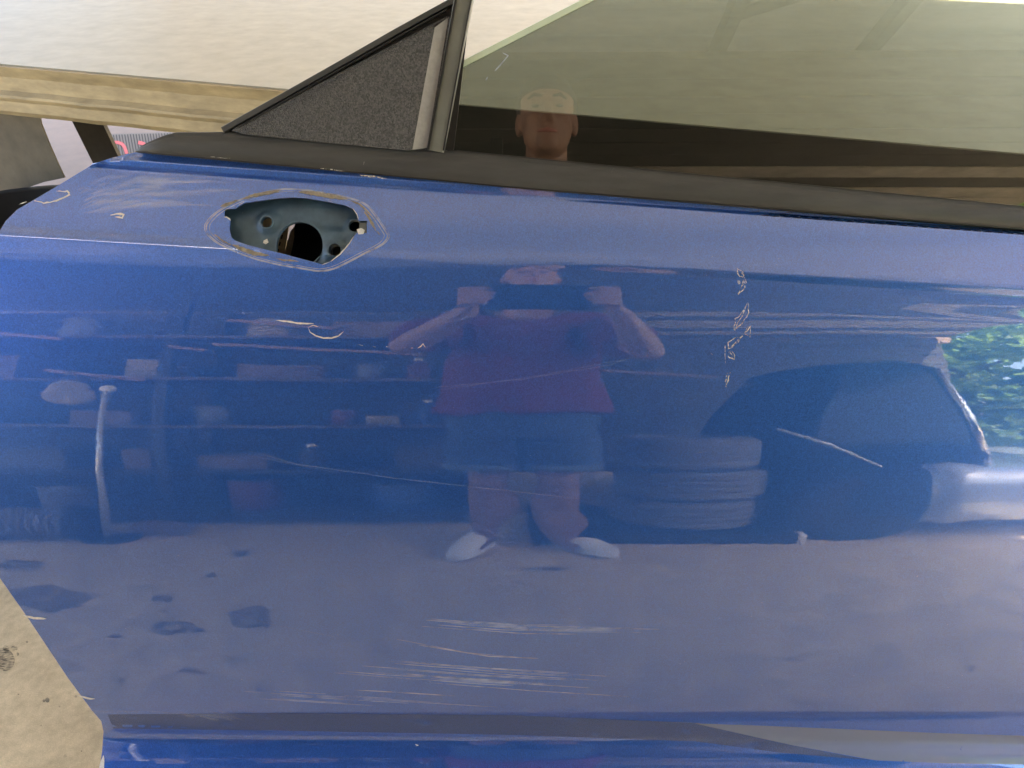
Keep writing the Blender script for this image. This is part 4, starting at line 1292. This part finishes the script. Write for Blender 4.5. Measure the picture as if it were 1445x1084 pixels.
for s in (1, -1):
    bm = bmesh.new(); side_line(s, [(PT.x, PT.z), ((PT.x + PB_.x) / 2 + 0.012, (PT.z + PB_.z) / 2), (PB_.x, PB_.z)], 0.017); bm_obj('pillar_trim', bm, M['chrome'], car, True)
    bm = bmesh.new(); add_tube(bm, [(q.x, yc + s * (CY0 - yc + 0.004), q.z) for q in (SA, SB, SC_)], [(0.008, 0.016), (0.008, 0.013), (0.006, 0.005)], 8); bm_obj('side_trim', bm, M['lens'], car, True)
    m_ = bmesh.new(); add_ball(m_, (PB_.x - 0.18, yc + s * 0.86, ZH + 0.09), (0.055, 0.075, 0.05), 2); bm_obj('door_mirror', m_, M['car'], car, True)
    m_ = bmesh.new(); add_ball(m_, (PB_.x + 1.55, yc + s * 0.52, ZH - 0.12), (0.16, 0.11, 0.06), 2); bm_obj('headlight', m_, M['lens'], car, True)
    for x in (1.10, PB_.x + 1.25):
        bm = bmesh.new()
        add_lathe(bm, [(0.14, -0.09), (0.21, -0.09), (0.24, -0.07), (0.24, 0.07), (0.21, 0.09), (0.14, 0.09)], (x, yc + s * 0.69, 0.24), 36, 'y')
        w = bm_obj('wheel', bm, M['rubber'], car, True)
        bm = bmesh.new(); add_lathe(bm, [(0.15, -0.08), (0.15, 0.08 * s), (0.05, 0.075 * s)], (x, yc + s * 0.69, 0.24), 20, 'y'); bm_obj('rim', bm, M['black_metal'], w, True)

cb = empty('slack_cable', (0.2, -0.3, 2.3), 'black cable sagging under the carport roof', 'cable')
bm = bmesh.new(); add_tube(bm, [(-1.5, -0.5, 2.31), (-0.7, -0.45, 2.24), (0.2, -0.5, 2.22), (1.0, -0.7, 2.3)], [0.012] * 4, 8); bm_obj('wire', bm, M['rubber'], cb, True)

# ------------------------------------------------------------------ the person taking the picture
PX = 0.03
pers = empty('person', (PX, -0.58, 0), 'person in a red t-shirt and denim shorts holding up a dark tablet', 'person')
hip, chest = Vector((PX, -0.62, 0.95)), Vector((PX, -0.56, 1.28))
Lsh, Rsh = Vector((-0.18, -0.52, 1.47)), Vector((0.24, -0.52, 1.47))
Lel, Rel = Vector((-0.268, -0.30, 1.26)), Vector((0.342, -0.30, 1.235))
Lwr, Rwr = Vector((-0.10, -0.05, 1.345)), Vector((0.245, -0.05, 1.335))
head = Vector((0.055, -0.37, 1.725))
feet = [(Vector((-0.085, -0.66, 0.09)), -1), (Vector((0.155, -0.66, 0.09)), 1)]
bm = bmesh.new()
# head and neck
add_ball(bm, head + Vector((0, -0.015, 0.03)), (0.081, 0.095, 0.098), 4)
add_ball(bm, head + Vector((0, 0.022, -0.035)), (0.068, 0.071, 0.082), 4)
add_ball(bm, head + Vector((0, 0.062, -0.088)), (0.030, 0.028, 0.026), 3)
add_tube(bm, [head + Vector((0, -0.02, -0.05)), head + Vector((0, -0.05, -0.14)), Vector((PX, -0.52, 1.47))], [0.058, 0.060, 0.085], 20)
add_tube(bm, [head + Vector((0, 0.086, 0.012)), head + Vector((0, 0.106, -0.022)), head + Vector((0, 0.110, -0.033))], [0.010, 0.016, 0.013], 12)
for s in (1, -1):
    add_ball(bm, head + Vector((s * 0.013, 0.098, -0.036)), 0.010, 2)
    add_ball(bm, head + Vector((s * 0.078, -0.012, -0.008)), (0.011, 0.022, 0.034), 3)
    add_ball(bm, head + Vector((s * 0.034, 0.068, -0.022)), (0.024, 0.018, 0.018), 3)
add_tube(bm, [head + Vector((-0.042, 0.076, 0.026)), head + Vector((0, 0.088, 0.030)), head + Vector((0.042, 0.076, 0.026))], [0.008, 0.010, 0.008], 10)
# trunk under the clothes
add_tube(bm, [hip + Vector((0, 0, -0.10)), hip + Vector((0, 0, 0.1)), chest, Vector((PX, -0.52, 1.47))], [(0.14, 0.10), (0.15, 0.11), (0.16, 0.11), (0.12, 0.08)], 24)
# arms, hands
tabc = Vector((0.062, -0.012, 1.405))
for S, E, Wr, s in ((Lsh, Lel, Lwr, -1), (Rsh, Rel, Rwr, 1)):
    add_tube(bm, [Vector((PX, -0.52, 1.42)), S, S.lerp(E, 0.5), E], [0.06, 0.058, 0.052, 0.044], 16)
    add_ball(bm, E, 0.045, 3)
    add_tube(bm, [E, E.lerp(Wr, 0.3), E.lerp(Wr, 0.7), Wr], [0.044, 0.048, 0.036, 0.028], 16)
    # palm beside the tablet edge
    edge = Vector((tabc.x + s * 0.155, -0.02, 1.385))
    palm = Wr.lerp(edge, 0.55)
    add_tube(bm, [Wr, palm, edge + Vector((s * 0.012, 0, 0))], [0.028, (0.022, 0.036), (0.018, 0.034)], 14)
    for k in range(4):
        z = edge.z - 0.034 + 0.023 * k
        L = (0.058, 0.070, 0.074, 0.064)[k]
        a = Vector((edge.x + s * 0.016, edge.y + 0.004, z))
        b = Vector((edge.x + s * 0.020, edge.y + 0.032, z + 0.002))
        c = Vector((edge.x - s * (L - 0.042), edge.y + 0.043, z + 0.004))
        d = Vector((edge.x - s * (L - 0.020), edge.y + 0.036, z + 0.004))
        add_tube(bm, [a, b, c, d], [0.0095, 0.0092, 0.0085, 0.0072], 10)
        add_ball(bm, b, 0.0095, 2); add_ball(bm, d, 0.0072, 2)
    th = [edge + Vector((s * 0.012, -0.012, 0.02)), edge + Vector((s * 0.002, -0.024, 0.045)), edge + Vector((-s * 0.022, -0.026, 0.060))]
    add_tube(bm, th, [0.013, 0.011, 0.0085], 10)
# legs
for f, s in feet:
    h = Vector((PX + s * 0.085, -0.62, 0.86))
    kn = Vector((f.x * 0.8 + PX * 0.2 + s * 0.008, -0.60, 0.49))
    add_tube(bm, [h, h.lerp(kn, 0.5), kn, kn.lerp(f, 0.3), kn.lerp(f, 0.75), f], [0.085, 0.078, 0.058, 0.062, 0.042, 0.038], 20)
    add_ball(bm, kn + Vector((0, 0.012, 0)), 0.056, 3)
    add_tube(bm, [f + Vector((0, -0.02, -0.03)), f + Vector((s * 0.03, 0.09, -0.055))], [0.035, 0.03], 12)
body = remesh('body', bm, M['skin'], pers, 0.0055, 3)
# face details
for s in (1, -1):
    bm = bmesh.new(); add_ball(bm, head + Vector((s * 0.033, 0.078, 0.008)), (0.011, 0.006, 0.0045), 2); bm_obj('eye', bm, M['eye'], pers, True)
    bm = bmesh.new(); add_tube(bm, [head + Vector((s * 0.014, 0.090, 0.029)), head + Vector((s * 0.034, 0.087, 0.036)), head + Vector((s * 0.052, 0.074, 0.029))], [0.004, 0.005, 0.003], 8); bm_obj('eyebrow', bm, M['hair'], pers, True)
bm = bmesh.new(); add_tube(bm, [head + Vector((-0.026, 0.083, -0.066)), head + Vector((0, 0.092, -0.064)), head + Vector((0.026, 0.083, -0.066))], [0.003, 0.0065, 0.003], 10); bm_obj('mouth', bm, M['lip'], pers, True)
bm = bmesh.new()
add_ball(bm, head + Vector((0, -0.026, 0.045)), (0.087, 0.112, 0.098), 4)
for v in list(bm.verts):
    if v.co.y > head.y + 0.02 - 0.25 * (v.co.z - head.z - 0.08) and v.co.z < head.z + 0.048:
        v.co.y = min(v.co.y, head.y + 0.015)
bm_obj('hair', bm, M['hair'], pers, True)
# t-shirt
bm = bmesh.new()
add_tube(bm, [Vector((PX, -0.61, 0.91)), Vector((PX, -0.61, 0.96)), Vector((PX, -0.59, 1.10)), chest, Vector((PX, -0.52, 1.43)), Vector((PX, -0.52, 1.50))], [(0.265, 0.175), (0.258, 0.175), (0.235, 0.17), (0.215, 0.145), (0.17, 0.11), (0.09, 0.085)], 32)
for S, E, s in ((Lsh, Lel, -1), (Rsh, Rel, 1)):
    add_tube(bm, [Vector((PX, -0.52, 1.43)), S, S.lerp(E, 0.35), S.lerp(E, 0.72)], [0.085, 0.083, 0.085, 0.092], 18)
remesh('t_shirt', bm, M['shirt'], pers, 0.009, 3, 0.022, 11)
# shorts
bm = bmesh.new()
add_tube(bm, [Vector((PX, -0.615, 1.0)), Vector((PX, -0.615, 0.90)), Vector((PX, -0.615, 0.76))], [(0.22, 0.15), (0.225, 0.155), (0.215, 0.14)], 28)
for f, s in feet:
    add_tube(bm, [Vector((PX + s * 0.09, -0.615, 0.86)), Vector((PX + s * 0.105, -0.61, 0.72)), Vector((PX + s * 0.112, -0.605, 0.575))], [0.12, 0.118, 0.118], 22)
remesh('shorts', bm, M['denim'], pers, 0.009, 3, 0.014, 14)
for f, s in feet:
    bm = bmesh.new(); add_lathe(bm, [(0.110, 0), (0.1235, 0), (0.1235, 0.035), (0.110, 0.035)], (PX + s * 0.112, -0.605, 0.57), 28); bm_obj('hem', bm, M['denim_pale'], pers, True)
    bm = bmesh.new()
    t = f + Vector((0.135, 0.13, 0) if s > 0 else (-0.075, 0.155, 0))
    t.z = 0.035
    k = f + Vector((0, -0.055, 0)); k.z = 0.045
    mid = k.lerp(t, 0.55); mid.z = 0.052
    add_tube(bm, [k, k.lerp(mid, 0.5) + Vector((0, 0, 0.014)), mid, t.lerp(mid, 0.3), t], [(0.036, 0.042), (0.040, 0.052), (0.045, 0.045), (0.046, 0.034), (0.030, 0.026)], 20)
    add_ball(bm, t, (0.036, 0.036, 0.028), 3)
    sh = remesh('shoe', bm, M['white_shoe'], pers, 0.006, 3)
    bm = bmesh.new()
    add_tube(bm, [Vector((k.x, k.y - 0.02, 0.012)), Vector((k.x + s * 0.012, k.y + 0.08, 0.012)), Vector((t.x, t.y, 0.012)), Vector((t.x + s * 0.008, t.y + 0.03, 0.012))], [(0.040, 0.012), (0.044, 0.012), (0.046, 0.012), (0.024, 0.012)], 20)
    bm_obj('sole', bm, M['white_paper'], sh, True)
# the tablet (the camera's lens sits at its edge)
tab = empty('tablet', (tabc.x, tabc.y, tabc.z), 'dark tablet held up in both hands by the person in red', 'tablet')
c, s_ = math.cos(rad(PITCH)), math.sin(rad(PITCH))
def tab_box(name, x0, x1, z0, z1, y0, y1, m):
    bm = bmesh.new(); add_box(bm, (x0, y0, z0), (x1, y1, z1), 0.003)
    for v in bm.verts:
        y, z = v.co.y, v.co.z
        v.co.y = y * c + z * s_
        v.co.z = CAM.z - y * s_ + z * c
    return bm_obj(name, bm, m, tab)
tab_box('case', -0.052, 0.176, -0.080, 0.030, -0.014, -0.003, M['screen_dark'])

# ------------------------------------------------------------------ trees outside, beyond the open right side
def tree(x, y, h, r, m, label, seed, n=3600):
    rnd = random.Random(seed)
    t = empty('tree', (x, y, 0), label, 'tree', 'trees beyond the open side')
    bm = bmesh.new()
    add_tube(bm, [(x, y, 0), (x + 0.1, y, h * 0.3), (x - 0.05, y + 0.1, h * 0.7)], [0.16, 0.12, 0.05], 10)
    for k in range(6):
        a = rnd.uniform(0, 6.28); z = h * rnd.uniform(0.25, 0.6)
        add_tube(bm, [(x, y, z), (x + math.cos(a) * r * 0.4, y + math.sin(a) * r * 0.4, z + h * 0.12), (x + math.cos(a) * r * 0.75, y + math.sin(a) * r * 0.75, z + h * 0.2)], [0.05, 0.03, 0.012], 6)
    bm_obj('trunk', bm, M['bark'], t, True)
    cl = [(rnd.gauss(0, 0.45) * r, rnd.gauss(0, 0.45) * r, h * rnd.uniform(0.12, 0.98), rnd.uniform(0.35, 0.65) * r * 0.7) for _ in range(34)]
    vs, fs = [], []
    for k in range(n):
        cx, cy, cz, cr = rnd.choice(cl)
        d = Vector((rnd.gauss(0, 1), rnd.gauss(0, 1), rnd.gauss(0, 1))).normalized() * cr * rnd.uniform(0.55, 1.05)
        p = Vector((x + cx, y + cy, max(0.1, cz))) + d
        p.z = max(0.08, p.z)
        u = Vector((rnd.gauss(0, 1), rnd.gauss(0, 1), rnd.gauss(0, 0.6))).normalized()
        w = u.cross(Vector((rnd.gauss(0, 1), rnd.gauss(0, 1), rnd.gauss(0, 1)))).normalized()
        L = rnd.uniform(0.08, 0.18)
        i = len(vs)
        vs += [p - u * L, p + w * L * 0.5, p + u * L, p - w * L * 0.5]
        fs.append((i, i + 1, i + 2, i + 3))
    mesh('crown', vs, fs, m, t)
tree(4.6, -6.2, 3.8, 1.5, M['leaf'], 'dark green bushy tree nearest the open right side', 1)
tree(6.6, -5.6, 4.2, 1.7, M['leaf2'], 'light green tree behind the front of the parked car', 2)
tree(3.4, -8.2, 4.8, 1.9, M['leaf2'], 'tall light green tree beyond the boarded wall', 3)
tree(8.8, -7.5, 5.0, 2.1, M['leaf'], 'dark green tree farthest along the open side', 4)
